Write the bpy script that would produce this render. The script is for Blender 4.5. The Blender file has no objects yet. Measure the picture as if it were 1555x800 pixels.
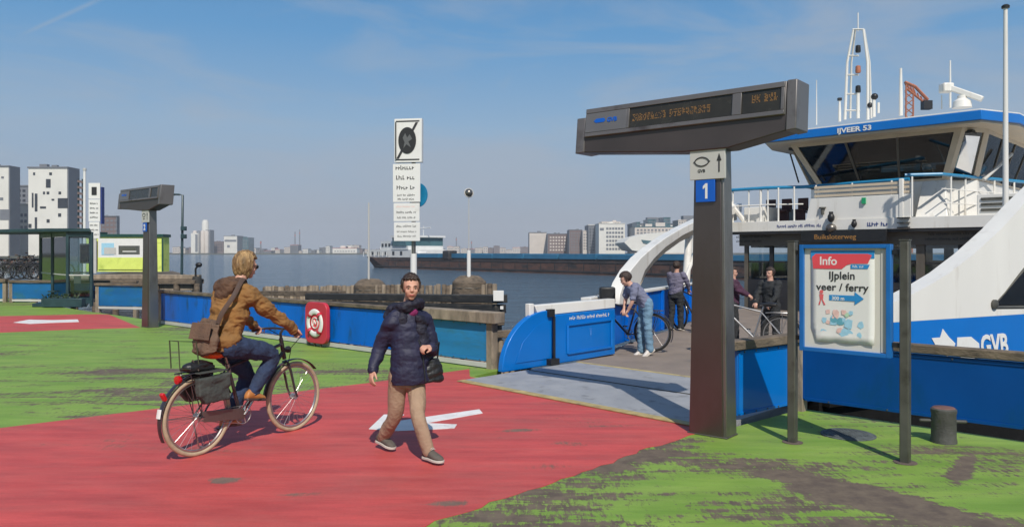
import bpy, bmesh, math, random
from mathutils import Vector, Matrix, noise
V = Vector
SC = bpy.context.scene
COL = SC.collection
rnd = random.Random(7)
F = 1166.0            # focal length in photo pixels
EYE = 1.8             # eye height
SQ = math.sqrt(2.0)

def P(u, v, d):       # photo pixel + distance -> world point
    return V(((u-777.5)/F*d, d, EYE+(383.0-v)/F*d))
def G(u, v):          # pixel on the ground (z = 0)
    d = EYE*F/(v-383.0)
    return V(((u-777.5)/F*d, d, 0.0))
def W(s, t, z=0.0):   # ferry frame: s along the hull, t sideways towards the camera
    return V(((SQ*s+SQ*t-8.6)/2, (SQ*s-SQ*t+8.6)/2, z))
AX = V((1/SQ, 1/SQ, 0)); BX = V((1/SQ, -1/SQ, 0)); UP = V((0, 0, 1))

# ---------------------------------------------------------------- camera
cam = bpy.data.objects.new('camera', bpy.data.cameras.new('camera')); COL.objects.link(cam)
cam.location = (0, 0, EYE); cam.rotation_euler = (math.radians(90), 0, 0)
cam.data.sensor_width = 36; cam.data.lens = 36*F/1555; cam.data.shift_y = -17/1555
cam.data.clip_start = 0.1; cam.data.clip_end = 12000
SC.camera = cam
# ---------------------------------------------------------------- light
SUN_EL = math.radians(45.5)
sd = V((0.165, -0.986, 0)).normalized()
sun_dir = V((sd.x*math.cos(SUN_EL), sd.y*math.cos(SUN_EL), math.sin(SUN_EL)))
L = bpy.data.lights.new('sun', 'SUN'); L.energy = 4.3; L.angle = math.radians(0.55); L.color = (1.0, 0.94, 0.85)
sun = bpy.data.objects.new('sun', L); COL.objects.link(sun)
sun.rotation_euler = sun_dir.to_track_quat('Z', 'Y').to_euler(); sun.location = (0, 0, 30)
w = bpy.data.worlds.new('World'); SC.world = w; w.use_nodes = True
nt = w.node_tree; nt.nodes.clear()
def N(nt, typ, **kw):
    n = nt.nodes.new(typ)
    for k, v in kw.items():
        if k.startswith('i_'):
            n.inputs[k[2:].replace('_', ' ')].default_value = v
        else: setattr(n, k, v)
    return n
out = N(nt, 'ShaderNodeOutputWorld'); bg = N(nt, 'ShaderNodeBackground')
sky = N(nt, 'ShaderNodeTexSky'); sky.sky_type = 'NISHITA'; sky.sun_disc = False
sky.sun_elevation = SUN_EL; sky.sun_rotation = math.atan2(sd.x, sd.y); sky.altitude = 0
sky.air_density = 1.0; sky.dust_density = 1.2; sky.ozone_density = 2.0
tc = N(nt, 'ShaderNodeTexCoord')
sep = N(nt, 'ShaderNodeSeparateXYZ'); nt.links.new(tc.outputs['Generated'], sep.inputs[0])
hz = N(nt, 'ShaderNodeMapRange'); hz.inputs['From Min'].default_value = 0.0; hz.inputs['From Max'].default_value = 0.42
hz.inputs['To Min'].default_value = 0.92; hz.inputs['To Max'].default_value = 0.6; hz.clamp = True
nt.links.new(sep.outputs['Z'], hz.inputs['Value'])
mx = N(nt, 'ShaderNodeMix', data_type='RGBA')
nt.links.new(hz.outputs[0], mx.inputs[0]); nt.links.new(sky.outputs[0], mx.inputs[6]); 
rp0 = N(nt, 'ShaderNodeValToRGB'); els = rp0.color_ramp.elements
els[0].position = 0.0; els[0].color = (.40, .445, .535, 1); els[1].position = 1.0; els[1].color = (.07, .20, .46, 1)
for ps_, cl_ in ((.05, (.40, .465, .58)), (.155, (.315, .515, .745)), (.27, (.105, .40, .79)), (.45, (.055, .27, .64))):
    e_ = els.new(ps_); e_.color = (*cl_, 1)
nt.links.new(sep.outputs['Z'], rp0.inputs[0])
sc0 = N(nt, 'ShaderNodeVectorMath', operation='SCALE'); sc0.inputs['Scale'].default_value = 10.0; nt.links.new(rp0.outputs[0], sc0.inputs[0]); nt.links.new(sc0.outputs[0], mx.inputs[7])
# thin high cloud: stretched noise on the view direction
mp = N(nt, 'ShaderNodeMapping'); mp.inputs['Scale'].default_value = (2.0, 2.0, 9.0); mp.inputs['Rotation'].default_value = (0.0, 0.22, 0)
nt.links.new(tc.outputs['Generated'], mp.inputs[0])
nz = N(nt, 'ShaderNodeTexNoise'); nz.inputs['Scale'].default_value = 1.5; nz.inputs['Detail'].default_value = 7; nz.inputs['Roughness'].default_value = 0.55; nz.inputs['Distortion'].default_value = 0.6
nt.links.new(mp.outputs[0], nz.inputs[0])
cr = N(nt, 'ShaderNodeMapRange'); cr.inputs['From Min'].default_value = 0.45; cr.inputs['From Max'].default_value = 0.66; cr.inputs['To Max'].default_value = 0.62
nt.links.new(nz.outputs[0], cr.inputs['Value'])
# one old contrail, a thin great-circle line
def ddir(u, v): return V(((u-777.5)/F, 1.0, (383.0-v)/F)).normalized()
ca, cb = ddir(40, 50), ddir(150, 0); cn = ca.cross(cb).normalized()
dt = N(nt, 'ShaderNodeVectorMath', operation='DOT_PRODUCT'); nt.links.new(tc.outputs['Generated'], dt.inputs[0]); dt.inputs[1].default_value = cn
ab = N(nt, 'ShaderNodeMath', operation='ABSOLUTE'); nt.links.new(dt.outputs['Value'], ab.inputs[0])
c1 = N(nt, 'ShaderNodeMapRange'); c1.inputs['From Min'].default_value = 0.0; c1.inputs['From Max'].default_value = 0.0035; c1.inputs['To Min'].default_value = 0.38; c1.inputs['To Max'].default_value = 0.0
nt.links.new(ab.outputs[0], c1.inputs['Value'])
cm = (ca+cb).normalized()
d2 = N(nt, 'ShaderNodeVectorMath', operation='DISTANCE'); nt.links.new(tc.outputs['Generated'], d2.inputs[0]); d2.inputs[1].default_value = cm
c2 = N(nt, 'ShaderNodeMapRange'); c2.inputs['From Min'].default_value = 0.03; c2.inputs['From Max'].default_value = 0.055; c2.inputs['To Min'].default_value = 1; c2.inputs['To Max'].default_value = 0
nt.links.new(d2.outputs['Value'], c2.inputs['Value'])
cm2 = N(nt, 'ShaderNodeMath', operation='MULTIPLY'); nt.links.new(c1.outputs[0], cm2.inputs[0]); nt.links.new(c2.outputs[0], cm2.inputs[1])
ad = N(nt, 'ShaderNodeMath', operation='MAXIMUM'); nt.links.new(cm2.outputs[0], ad.inputs[0]); nt.links.new(cr.outputs[0], ad.inputs[1])
mx2 = N(nt, 'ShaderNodeMix', data_type='RGBA'); nt.links.new(ad.outputs[0], mx2.inputs[0]); nt.links.new(mx.outputs[2], mx2.inputs[6]); mx2.inputs[7].default_value = (4.4, 5.1, 6.1, 1)
nt.links.new(mx2.outputs[2], bg.inputs[0]); bg.inputs[1].default_value = 0.085
nt.links.new(bg.outputs[0], out.inputs[0])
SC.view_settings.view_transform = 'Standard'; SC.view_settings.look = 'None'; SC.view_settings.exposure = 0.0; SC.view_settings.gamma = 1.0
SC.render.engine = 'CYCLES'; SC.cycles.max_bounces = 6; SC.cycles.volume_bounces = 0; SC.cycles.transparent_max_bounces = 12
SC.cycles.use_denoising = True

# ---------------------------------------------------------------- materials
def mat(name, col, rough=0.6, metal=0.0, var=0.15, vscale=4.0, bump=0.0, bscale=60.0, dirt=None, dscale=3.0, dlo=0.55, dhi=0.7, stretch=(1, 1, 1), spec=0.5, coat=0.0, emis=None, estr=0.0, alpha=1.0, trans=0.0, rot=0.0):
    m = bpy.data.materials.new(name); m.use_nodes = True; nt = m.node_tree
    b = nt.nodes['Principled BSDF']
    b.inputs['Roughness'].default_value = rough; b.inputs['Metallic'].default_value = metal
    b.inputs['Specular IOR Level'].default_value = spec; b.inputs['Coat Weight'].default_value = coat
    if trans: b.inputs['Transmission Weight'].default_value = trans
    if alpha < 1: b.inputs['Alpha'].default_value = alpha
    if emis: b.inputs['Emission Color'].default_value = (*emis, 1); b.inputs['Emission Strength'].default_value = estr
    tc = N(nt, 'ShaderNodeTexCoord'); mp = N(nt, 'ShaderNodeMapping'); mp.inputs['Scale'].default_value = stretch; mp.inputs['Rotation'].default_value = (0, 0, rot)
    nt.links.new(tc.outputs['Object'], mp.inputs[0])
    n1 = N(nt, 'ShaderNodeTexNoise'); n1.inputs['Scale'].default_value = vscale; n1.inputs['Detail'].default_value = 6; nt.links.new(mp.outputs[0], n1.inputs[0])
    mr = N(nt, 'ShaderNodeMapRange'); mr.inputs['From Min'].default_value = 0.3; mr.inputs['From Max'].default_value = 0.7
    mr.inputs['To Min'].default_value = 1-var; mr.inputs['To Max'].default_value = 1+var; nt.links.new(n1.outputs[0], mr.inputs['Value'])
    mm = N(nt, 'ShaderNodeVectorMath', operation='SCALE'); mm.inputs[0].default_value = col; nt.links.new(mr.outputs[0], mm.inputs['Scale'])
    last = mm.outputs[0]
    if dirt:
        n2 = N(nt, 'ShaderNodeTexNoise'); n2.inputs['Scale'].default_value = dscale; n2.inputs['Detail'].default_value = 9; n2.inputs['Roughness'].default_value = 0.65
        nt.links.new(mp.outputs[0], n2.inputs[0])
        m2 = N(nt, 'ShaderNodeMapRange'); m2.inputs['From Min'].default_value = dlo; m2.inputs['From Max'].default_value = dhi; nt.links.new(n2.outputs[0], m2.inputs['Value'])
        mi = N(nt, 'ShaderNodeMix', data_type='RGBA'); nt.links.new(m2.outputs[0], mi.inputs[0]); nt.links.new(last, mi.inputs[6]); mi.inputs[7].default_value = (*dirt, 1)
        last = mi.outputs[2]
    nt.links.new(last, b.inputs['Base Color'])
    rr = N(nt, 'ShaderNodeMapRange'); rr.inputs['From Min'].default_value = 0.3; rr.inputs['From Max'].default_value = 0.7
    rr.inputs['To Min'].default_value = max(0.02, rough*0.85); rr.inputs['To Max'].default_value = min(1, rough*1.15); nt.links.new(n1.outputs[0], rr.inputs['Value']); nt.links.new(rr.outputs[0], b.inputs['Roughness'])
    if bump:
        n3 = N(nt, 'ShaderNodeTexNoise'); n3.inputs['Scale'].default_value = bscale; n3.inputs['Detail'].default_value = 5; nt.links.new(mp.outputs[0], n3.inputs[0])
        bp = N(nt, 'ShaderNodeBump'); bp.inputs['Strength'].default_value = bump; bp.inputs['Distance'].default_value = 0.02; nt.links.new(n3.outputs[0], bp.inputs['Height']); nt.links.new(bp.outputs[0], b.inputs['Normal'])
    return m

M = {}
M['blue'] = mat('blue_paint', (0.0, 0.125, 0.54), 0.42, spec=.2, var=0.12, vscale=2.0, dirt=(0.01, 0.075, 0.20), dscale=4.5, dlo=0.53, dhi=0.68, bump=0.08, bscale=18, stretch=(1, 1, 0.35))
M['deepblue'] = mat('deep_blue_paint', (0.0, 0.062, 0.26), 0.5, spec=.2, var=0.15, vscale=1.6, dirt=(0.0, 0.055, 0.14), dscale=1.3, dlo=0.5, dhi=0.72, bump=0.08, bscale=18, stretch=(1, 1, 0.5))
M['blue_worn'] = mat('worn_blue_paint', (0.005, 0.12, 0.32), 0.5, var=0.2, vscale=1.6, dirt=(0.02, 0.12, 0.16), dscale=2.2, dlo=0.5, dhi=0.68, bump=0.1, bscale=14, stretch=(0.6, 0.6, 1.6))
M['cyan'] = mat('faded_cyan_paint', (0.015, 0.19, 0.42), 0.55, var=0.18, vscale=2.0, dirt=(0.03, 0.15, 0.2), dscale=3, dlo=0.5, dhi=0.72, bump=0.1, bscale=16, stretch=(0.5, 0.5, 2.2))
M['ferryblue'] = mat('ferry_blue_gloss', (0.0, 0.15, 0.52), 0.35, spec=.35, var=0.06, vscale=1.5, dirt=(0.01, 0.09, 0.24), dscale=1.5, dlo=0.6, dhi=0.85, coat=0.3)
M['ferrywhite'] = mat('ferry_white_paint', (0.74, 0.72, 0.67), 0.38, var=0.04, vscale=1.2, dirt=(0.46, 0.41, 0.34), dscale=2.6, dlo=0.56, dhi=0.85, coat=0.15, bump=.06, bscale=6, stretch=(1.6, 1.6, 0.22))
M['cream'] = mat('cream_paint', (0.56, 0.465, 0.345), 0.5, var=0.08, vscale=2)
M['brownfascia'] = mat('brown_grey_panel', (0.11, 0.095, 0.075), 0.55, var=0.12, vscale=3)
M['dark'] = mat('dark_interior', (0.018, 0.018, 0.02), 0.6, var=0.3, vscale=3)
M['black'] = mat('black_plastic', (0.014, 0.014, 0.015), 0.45, var=0.2, vscale=8)
M['rubber_shade'] = mat('black_rubber_shade', (0.010, 0.010, 0.010), 0.85, spec=.1, var=0.3, vscale=5, bump=0.2, bscale=20)  # rubber rail, and shade under the barrier painted onto the lower hull
M['wood'] = mat('weathered_timber', (0.15, 0.115, 0.082), 0.85, var=0.35, vscale=3.5, dirt=(0.07, 0.055, 0.042), dscale=5, dlo=0.5, dhi=0.65, bump=0.5, bscale=25, stretch=(1, 1, 3.0))
M['wood_pale'] = mat('pale_timber', (0.26, 0.21, 0.155), 0.85, var=0.4, vscale=5, dirt=(0.11, 0.09, 0.07), dscale=4, bump=0.5, bscale=25, stretch=(1, 1, 0.4))
M['wood_dark'] = mat('tarred_timber', (0.032, 0.032, 0.031), 0.75, var=0.3, vscale=4, dirt=(0.07, 0.06, 0.05), dscale=4, bump=0.4, bscale=25, stretch=(1, 1, 3))
M['steel'] = mat('bare_grey_steel', (0.24, 0.225, 0.205), 0.36, 0.8, var=0.14, vscale=1.2, dirt=(0.085, 0.07, 0.06), dscale=1.6, dlo=0.5, dhi=0.75, bump=0.05, bscale=50, stretch=(1, 1, 0.35))
M['pillarface'] = mat('brown_steel_face', (0.135, 0.108, 0.10), 0.30, 0.75, var=0.22, vscale=1.2, dirt=(0.10, 0.07, 0.06), dscale=1.6, dlo=0.45, dhi=0.75, stretch=(1, 1, 0.4))  # brownish metal front with darker brown noise mixed in
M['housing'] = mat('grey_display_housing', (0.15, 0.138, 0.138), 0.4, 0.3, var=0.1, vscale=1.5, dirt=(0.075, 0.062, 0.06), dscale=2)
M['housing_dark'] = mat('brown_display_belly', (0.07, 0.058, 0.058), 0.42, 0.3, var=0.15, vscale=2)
M['housing_face'] = mat('grey_display_face', (0.15, 0.145, 0.15), 0.4, 0.2, var=0.08, vscale=2)
M['screen'] = mat('dark_screen', (0.03, 0.026, 0.018), 0.25, var=0.2, vscale=9)
M['led'] = mat('amber_dots', (0.2, 0.1, 0.03), 0.5, emis=(1.0, 0.5, 0.12), estr=0.14)
M['ledb'] = mat('amber_dots_bright', (0.4, 0.2, 0.05), 0.5, emis=(1.0, 0.55, 0.15), estr=0.9)
M['signwhite'] = mat('sign_white', (0.74, 0.73, 0.7), 0.4, var=0.04, vscale=3, dirt=(0.55, 0.53, 0.48), dscale=3, dlo=0.55, dhi=0.85)
M['signgrey'] = mat('sign_pale_grey', (0.50, 0.49, 0.46), 0.45, var=0.05, vscale=3)
M['ink'] = mat('black_ink', (0.03, 0.03, 0.032), 0.5)
M['inkblue'] = mat('dark_blue_ink', (0.03, 0.05, 0.2), 0.5)
M['signblue'] = mat('sign_blue', (0.005, 0.1, 0.5), 0.35, var=0.05)
M['signred'] = mat('sign_red', (0.5, 0.03, 0.055), 0.4, var=0.08)
M['posterred'] = mat('poster_red', (0.72, 0.07, 0.09), 0.5, var=0.05)
M['posterblue'] = mat('poster_blue', (0.02, 0.24, 0.55), 0.5, var=0.06)
M['pinkred'] = mat('walker_red', (0.7, 0.12, 0.13), 0.5)
M['mapblue'] = mat('map_blue', (0.33, 0.58, 0.72), 0.5, var=0.1, vscale=30)
M['mapgreen'] = mat('map_green', (0.42, 0.6, 0.42), 0.5, var=0.15, vscale=30)
M['mappink'] = mat('map_pink', (0.75, 0.5, 0.45), 0.5, var=0.1, vscale=30)
M['mapteal'] = mat('map_teal', (0.12, 0.36, 0.45), 0.5, var=0.1, vscale=30)
M['boardback'] = mat('cream_board', (0.63, 0.60, 0.53), 0.5, var=0.06, vscale=2)
M['frameblue'] = mat('frame_blue', (0.005, 0.13, 0.42), 0.4, var=0.1)
M['post'] = mat('galvanised_post', (0.1, 0.097, 0.082), 0.5, 0.35, var=0.2, vscale=5, dirt=(0.06, 0.055, 0.045), dscale=6)
M['bollard'] = mat('iron_bollard', (0.075, 0.075, 0.068), 0.65, 0.1, var=0.35, vscale=7, dirt=(0.05, 0.06, 0.03), dscale=9, bump=0.3)
M['bollardtop'] = mat('rusty_bollard_top', (0.17, 0.09, 0.075), 0.7, 0, var=0.3, vscale=9)
M['manhole'] = mat('cover_iron', (0.10, 0.115, 0.115), 0.7, 0.2, var=0.35, vscale=14, bump=0.6, bscale=60)
M['white'] = mat('road_marking', (0.72, 0.70, 0.68), 0.7, var=0.08, vscale=6, dirt=(0.45, 0.3, 0.29), dscale=7, dlo=0.56, dhi=0.75)
M['asphalt'] = mat('asphalt', (0.115, 0.085, 0.072), 0.9, var=0.2, vscale=9, bump=0.4, bscale=160)
M['yellow'] = mat('worn_yellow_line', (0.42, 0.33, 0.14), 0.7, var=0.2, vscale=8, dirt=(0.2, 0.15, 0.1), dscale=6)
M['ramp'] = mat('ramp_plate', (0.31, 0.315, 0.325), 0.6, 0.0, var=0.12, vscale=2.5, dirt=(0.17, 0.165, 0.16), dscale=4, bump=0.25, bscale=90)
M['deck'] = mat('ferry_deck_coating', (0.235, 0.19, 0.155), 0.8, var=0.12, vscale=1.4, dirt=(0.16, 0.135, 0.12), dscale=2, bump=0.3, bscale=90)
M['skin'] = mat('skin', (0.55, 0.31, 0.225), 0.5, var=0.08, vscale=14)
M['skin'].node_tree.nodes['Principled BSDF'].inputs['Subsurface Weight'].default_value = 0.0
M['skin_red'] = mat('flushed_skin', (0.57, 0.30, 0.21), 0.55, var=0.1, vscale=14)
M['lips'] = mat('lips', (0.42, 0.12, 0.11), 0.45)
M['eye'] = mat('shaded_eye_white', (0.40, 0.30, 0.25), 0.4)  # white toned down to brown, shadow over the eyes put into the colour
M['hair_dark'] = mat('dark_brown_hair', (0.035, 0.02, 0.014), 0.45, var=0.5, vscale=30, bump=0.7, bscale=90, stretch=(1, 1, 0.2))
M['hair_blond'] = mat('dark_blond_hair', (0.33, 0.205, 0.09), 0.5, var=0.6, vscale=22, dirt=(0.14, 0.075, 0.03), dscale=26, dlo=0.47, dhi=0.6, bump=0.8, bscale=110, stretch=(1, 1, 0.16))
M['jacket_brown'] = mat('brown_canvas', (0.235, 0.115, 0.033), 0.85, var=0.22, vscale=6, bump=0.35, bscale=45)
M['jacket_lining'] = mat('dark_brown_lining', (0.1, 0.052, 0.03), 0.9, var=0.3, vscale=12, bump=0.5, bscale=60)
M['navy'] = mat('navy_nylon', (0.014, 0.014, 0.042), 0.62, var=0.25, vscale=6, bump=0.35, bscale=30)
M['navy_dark'] = mat('dark_navy_cloth', (0.012, 0.011, 0.026), 0.7, var=0.25, vscale=6, bump=0.4, bscale=40)
M['beige'] = mat('beige_cotton', (0.33, 0.225, 0.15), 0.9, var=0.14, vscale=7, bump=0.4, bscale=40)
M['magenta'] = mat('magenta_knit', (0.22, 0.015, 0.1), 0.9, var=0.2, vscale=20, bump=0.5, bscale=120)
M['denim'] = mat('dark_denim', (0.022, 0.038, 0.085), 0.9, var=0.3, vscale=8, bump=0.4, bscale=60)
M['denim_pale'] = mat('pale_denim', (0.15, 0.26, 0.36), 0.9, var=0.25, vscale=6, bump=0.4, bscale=50)
M['tee'] = mat('grey_blue_cotton', (0.17, 0.18, 0.26), 0.9, var=0.12, vscale=7, bump=0.3, bscale=50)
M['greyjk'] = mat('grey_violet_cloth', (0.15, 0.14, 0.2), 0.85, var=0.2, vscale=7, bump=0.3, bscale=50)
M['darkcloth'] = mat('charcoal_cloth', (0.022, 0.024, 0.026), 0.85, var=0.3, vscale=7, bump=0.4, bscale=50)
M['purple'] = mat('plum_cloth', (0.06, 0.02, 0.045), 0.85, var=0.3, vscale=7)
M['tan_leather'] = mat('tan_leather', (0.42, 0.17, 0.045), 0.5, var=0.2, vscale=12)
M['shoe_grey'] = mat('grey_suede', (0.10, 0.085, 0.07), 0.8, var=0.2, vscale=20)
M['sole'] = mat('pale_sole', (0.5, 0.46, 0.4), 0.7)
M['shoe_white'] = mat('white_trainer', (0.62, 0.58, 0.54), 0.6)
M['bag'] = mat('taupe_bag_canvas', (0.135, 0.08, 0.05), 0.8, var=0.25, vscale=7, bump=0.4, bscale=50)
M['strap'] = mat('brown_webbing', (0.075, 0.045, 0.034), 0.8, var=0.2, vscale=20)
M['orange'] = mat('orange_saddle_cover', (0.82, 0.10, 0.012), 0.45, var=0.06)
M['tyre_cream'] = mat('cream_tyre', (0.42, 0.32, 0.21), 0.8, var=0.18, vscale=14)
M['tyre'] = mat('black_tyre', (0.018, 0.018, 0.018), 0.8, var=0.2, vscale=14)
M['chrome'] = mat('brushed_alloy', (0.45, 0.44, 0.43), 0.3, 0.85, var=0.1)
M['bikeframe'] = mat('dark_bike_enamel', (0.04, 0.036, 0.04), 0.3, 0.3, var=0.15, coat=0.4)
M['bikebrown'] = mat('brown_mudguard', (0.075, 0.05, 0.045), 0.35, 0.2, var=0.2)
M['redlens'] = mat('red_lens', (0.55, 0.01, 0.012), 0.2, coat=0.6)
M['pannier'] = mat('dark_grey_pannier', (0.05, 0.056, 0.05), 0.8, var=0.3, vscale=9, bump=0.4, bscale=40)
M['lime'] = mat('lime_panel', (0.66, 0.76, 0.16), 0.5, var=0.06, vscale=2, dirt=(0.45, 0.55, 0.1), dscale=1.5)
M['greentrim'] = mat('dark_green_trim', (0.012, 0.06, 0.05), 0.5, var=0.15)
M['shelter'] = mat('dark_green_steel', (0.022, 0.05, 0.058), 0.4, var=0.2)
M['redbrown'] = mat('rusty_hull', (0.11, 0.058, 0.044), 0.75, var=0.25, vscale=0.5, dirt=(0.035, 0.033, 0.035), dscale=0.4, dlo=0.45, dhi=0.65, stretch=(1, 1, 3))
M['barge_dark'] = mat('barge_black_hull', (0.038, 0.036, 0.038), 0.6, var=0.3, vscale=0.5, dirt=(0.09, 0.06, 0.05), dscale=0.5)
M['barge_blue'] = mat('barge_hatch_blue', (0.03, 0.15, 0.27), 0.5, var=0.15, vscale=0.6)
M['barge_white'] = mat('barge_white', (0.66, 0.66, 0.64), 0.5, var=0.06, vscale=1)
M['bw'] = mat('white_render', (0.68, 0.66, 0.6), 0.8, var=0.06, vscale=0.2)
M['bgrey'] = mat('grey_cladding', (0.16, 0.17, 0.19), 0.8, var=0.1, vscale=0.2)
M['bbrown'] = mat('brown_brick_far', (0.17, 0.125, 0.12), 0.85, var=0.12, vscale=0.2)
M['bcream'] = mat('cream_render_far', (0.58, 0.52, 0.46), 0.85, var=0.08, vscale=0.2)
M['bdark'] = mat('dark_window_far', (0.035, 0.04, 0.05), 0.3, var=0.3, vscale=0.5)
M['bred'] = mat('red_roof_far', (0.45, 0.12, 0.1), 0.8)
M['bteal'] = mat('teal_glass_far', (0.06, 0.13, 0.15), 0.3, var=0.3, vscale=0.3)
M['land'] = mat('far_bank', (0.09, 0.095, 0.075), 0.9, var=0.3, vscale=0.05)
M['cranered'] = mat('crane_orange', (0.42, 0.15, 0.08), 0.6, var=0.1)
M['green'] = mat('green_sign', (0.01, 0.3, 0.12), 0.5)
def glass(name, col, alpha, rough=0.05):
    m = bpy.data.materials.new(name); m.use_nodes = True; nt = m.node_tree; nt.nodes.clear()
    o = N(nt, 'ShaderNodeOutputMaterial'); tr = N(nt, 'ShaderNodeBsdfTransparent'); tr.inputs[0].default_value = (*col, 1)
    gl = N(nt, 'ShaderNodeBsdfGlossy'); gl.inputs['Roughness'].default_value = rough
    fr = N(nt, 'ShaderNodeFresnel'); fr.inputs[0].default_value = 1.5
    a = N(nt, 'ShaderNodeMath', operation='ADD'); a.inputs[1].default_value = alpha; nt.links.new(fr.outputs[0], a.inputs[0]); a.use_clamp = True
    mx = N(nt, 'ShaderNodeMixShader'); nt.links.new(a.outputs[0], mx.inputs[0]); nt.links.new(tr.outputs[0], mx.inputs[1]); nt.links.new(gl.outputs[0], mx.inputs[2]); nt.links.new(mx.outputs[0], o.inputs[0])
    return m
M['glass'] = glass('clear_glass', (0.90, 0.95, 0.96), 0.03)
M['glass_tint'] = glass('tinted_glass', (0.35, 0.45, 0.48), 0.03)

# ---------------------------------------------------------------- mesh building
OFF = {}
class MB:
    def __init__(s): s.v = []; s.f = []
    def add(s, vs, fs):
        b = len(s.v); s.v += [V(x) for x in vs]; s.f += [[b+i for i in f] for f in fs]; return s
    def box(s, c, sx, sy, sz, R=None):
        pts = [V((x*sx/2, y*sy/2, z*sz/2)) for x in (-1, 1) for y in (-1, 1) for z in (-1, 1)]
        if R is not None: pts = [R @ p for p in pts]
        c = V(c); return s.add([c+p for p in pts], [(0, 1, 3, 2), (4, 6, 7, 5), (0, 4, 5, 1), (2, 3, 7, 6), (0, 2, 6, 4), (1, 5, 7, 3)])
    def beam(s, a, b, wd, h, up=UP):
        a = V(a); b = V(b); d = (b-a).normalized(); sd = d.cross(V(up)); sd = (sd if sd.length > 1e-5 else V((1, 0, 0))).normalized(); u = sd.cross(d).normalized()
        pts = [p+sd*(x*wd/2)+u*(y*h/2) for p in (a, b) for x in (-1, 1) for y in (-1, 1)]
        return s.add(pts, [(0, 1, 3, 2), (4, 6, 7, 5), (0, 4, 5, 1), (2, 3, 7, 6), (0, 2, 6, 4), (1, 5, 7, 3)])
    def prism(s, poly, vec):
        n = len(poly); poly = [V(p) for p in poly]; vec = V(vec)
        return s.add(poly+[p+vec for p in poly], [list(range(n)), list(range(2*n-1, n-1, -1))]+[(i, (i+1) % n, n+(i+1) % n, n+i) for i in range(n)])
    def quad(s, *p): return s.add(p, [list(range(len(p)))])
    def ring(s, secs, cap=True, n=12, closed=False):   # secs: (centre, axis1, axis2)
        vs = []; fs = []
        for c, a, b in secs:
            for i in range(n):
                t = 2*math.pi*i/n; vs.append(V(c)+V(a)*math.cos(t)+V(b)*math.sin(t))
        m = len(secs)
        for k in range(m if closed else m-1):
            k2 = (k+1) % m
            for i in range(n):
                j = (i+1) % n; fs.append((k*n+i, k*n+j, k2*n+j, k2*n+i))
        if cap and not closed: fs.append(list(range(n-1, -1, -1))); fs.append(list(range((m-1)*n, m*n)))
        return s.add(vs, fs)
    def tube(s, pts, r, n=8, closed=False, round_=False):
        pts = [V(p) for p in pts]; m = len(pts); rs = r if isinstance(r, (list, tuple)) else [r]*m
        secs = []; prev = None
        for i, p in enumerate(pts):
            if closed: d = pts[(i+1) % m]-pts[i-1]
            else: d = pts[min(i+1, m-1)]-pts[max(i-1, 0)]
            d.normalize()
            if prev is None:
                a = d.cross(UP if abs(d.z) < 0.9 else V((0, 1, 0))).normalized()
            else:
                a = prev-d*prev.dot(d); a = a.normalized() if a.length > 1e-6 else d.orthogonal().normalized()
            prev = a; b = d.cross(a); secs.append((p, a*rs[i], b*rs[i]))
            if round_ and not closed and i in (0, m-1):
                sg = -1 if i == 0 else 1; ex = [(p+d*sg*rs[i]*q, a*rs[i]*k, b*rs[i]*k) for q, k in ((0.5, 0.87), (0.85, 0.5), (0.99, 0.12))]
                if i == 0: secs = ex[::-1]+secs
                else: secs += ex
        return s.ring(secs, n=n, closed=closed)
    def lathe(s, c, prof, n=20, axis=UP):
        axis = V(axis).normalized(); a = axis.orthogonal().normalized(); b = axis.cross(a)
        return s.ring([(V(c)+axis*z, a*max(r, 1e-4), b*max(r, 1e-4)) for r, z in prof], n=n)
    def torus(s, c, R, r, axis, n=40, m=8, sy=1.0):
        axis = V(axis).normalized(); a = axis.orthogonal().normalized(); b = axis.cross(a)
        secs = []
        for i in range(n):
            t = 2*math.pi*i/n; d = a*math.cos(t)+b*math.sin(t); secs.append((V(c)+d*R, d*r, axis*r*sy))
        return s.ring(secs, n=m, closed=True)
    def ell(s, c, rx, ry, rz, R=None, n=14, m=9):
        vs = []; fs = []
        for k in range(m+1):
            ph = math.pi*k/m
            for i in range(n):
                t = 2*math.pi*i/n; p = V((rx*math.sin(ph)*math.cos(t), ry*math.sin(ph)*math.sin(t), rz*math.cos(ph)))
                vs.append(V(c)+(R @ p if R is not None else p))
        for k in range(m):
            for i in range(n):
                j = (i+1) % n; fs.append((k*n+i, (k+1)*n+i, (k+1)*n+j, k*n+j))
        return s.add(vs, fs)
    def build(s, name, m, parent=None, smooth=True, bevel=0, ang=38, off=None):
        me = bpy.data.meshes.new(name)
        o3 = off if off is not None else (OFF.get(parent.name, V((0, 0, 0))) if parent else V((0, 0, 0)))
        me.from_pydata([tuple(p-o3) for p in s.v], [], [tuple(f) for f in s.f])
        bm = bmesh.new(); bm.from_mesh(me); bmesh.ops.remove_doubles(bm, verts=bm.verts, dist=1e-5); bmesh.ops.recalc_face_normals(bm, faces=bm.faces); bm.to_mesh(me); bm.free()
        me.materials.append(M[m] if isinstance(m, str) else m)
        if smooth:
            me.shade_smooth(); me.set_sharp_from_angle(angle=math.radians(ang))
        o = bpy.data.objects.new(name, me); COL.objects.link(o)
        if parent: o.parent = parent; OFF[o.name] = o3
        if bevel:
            b = o.modifiers.new('bevel', 'BEVEL'); b.width = bevel; b.segments = 2; b.limit_method = 'ANGLE'; b.angle_limit = math.radians(40)
        return o

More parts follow.
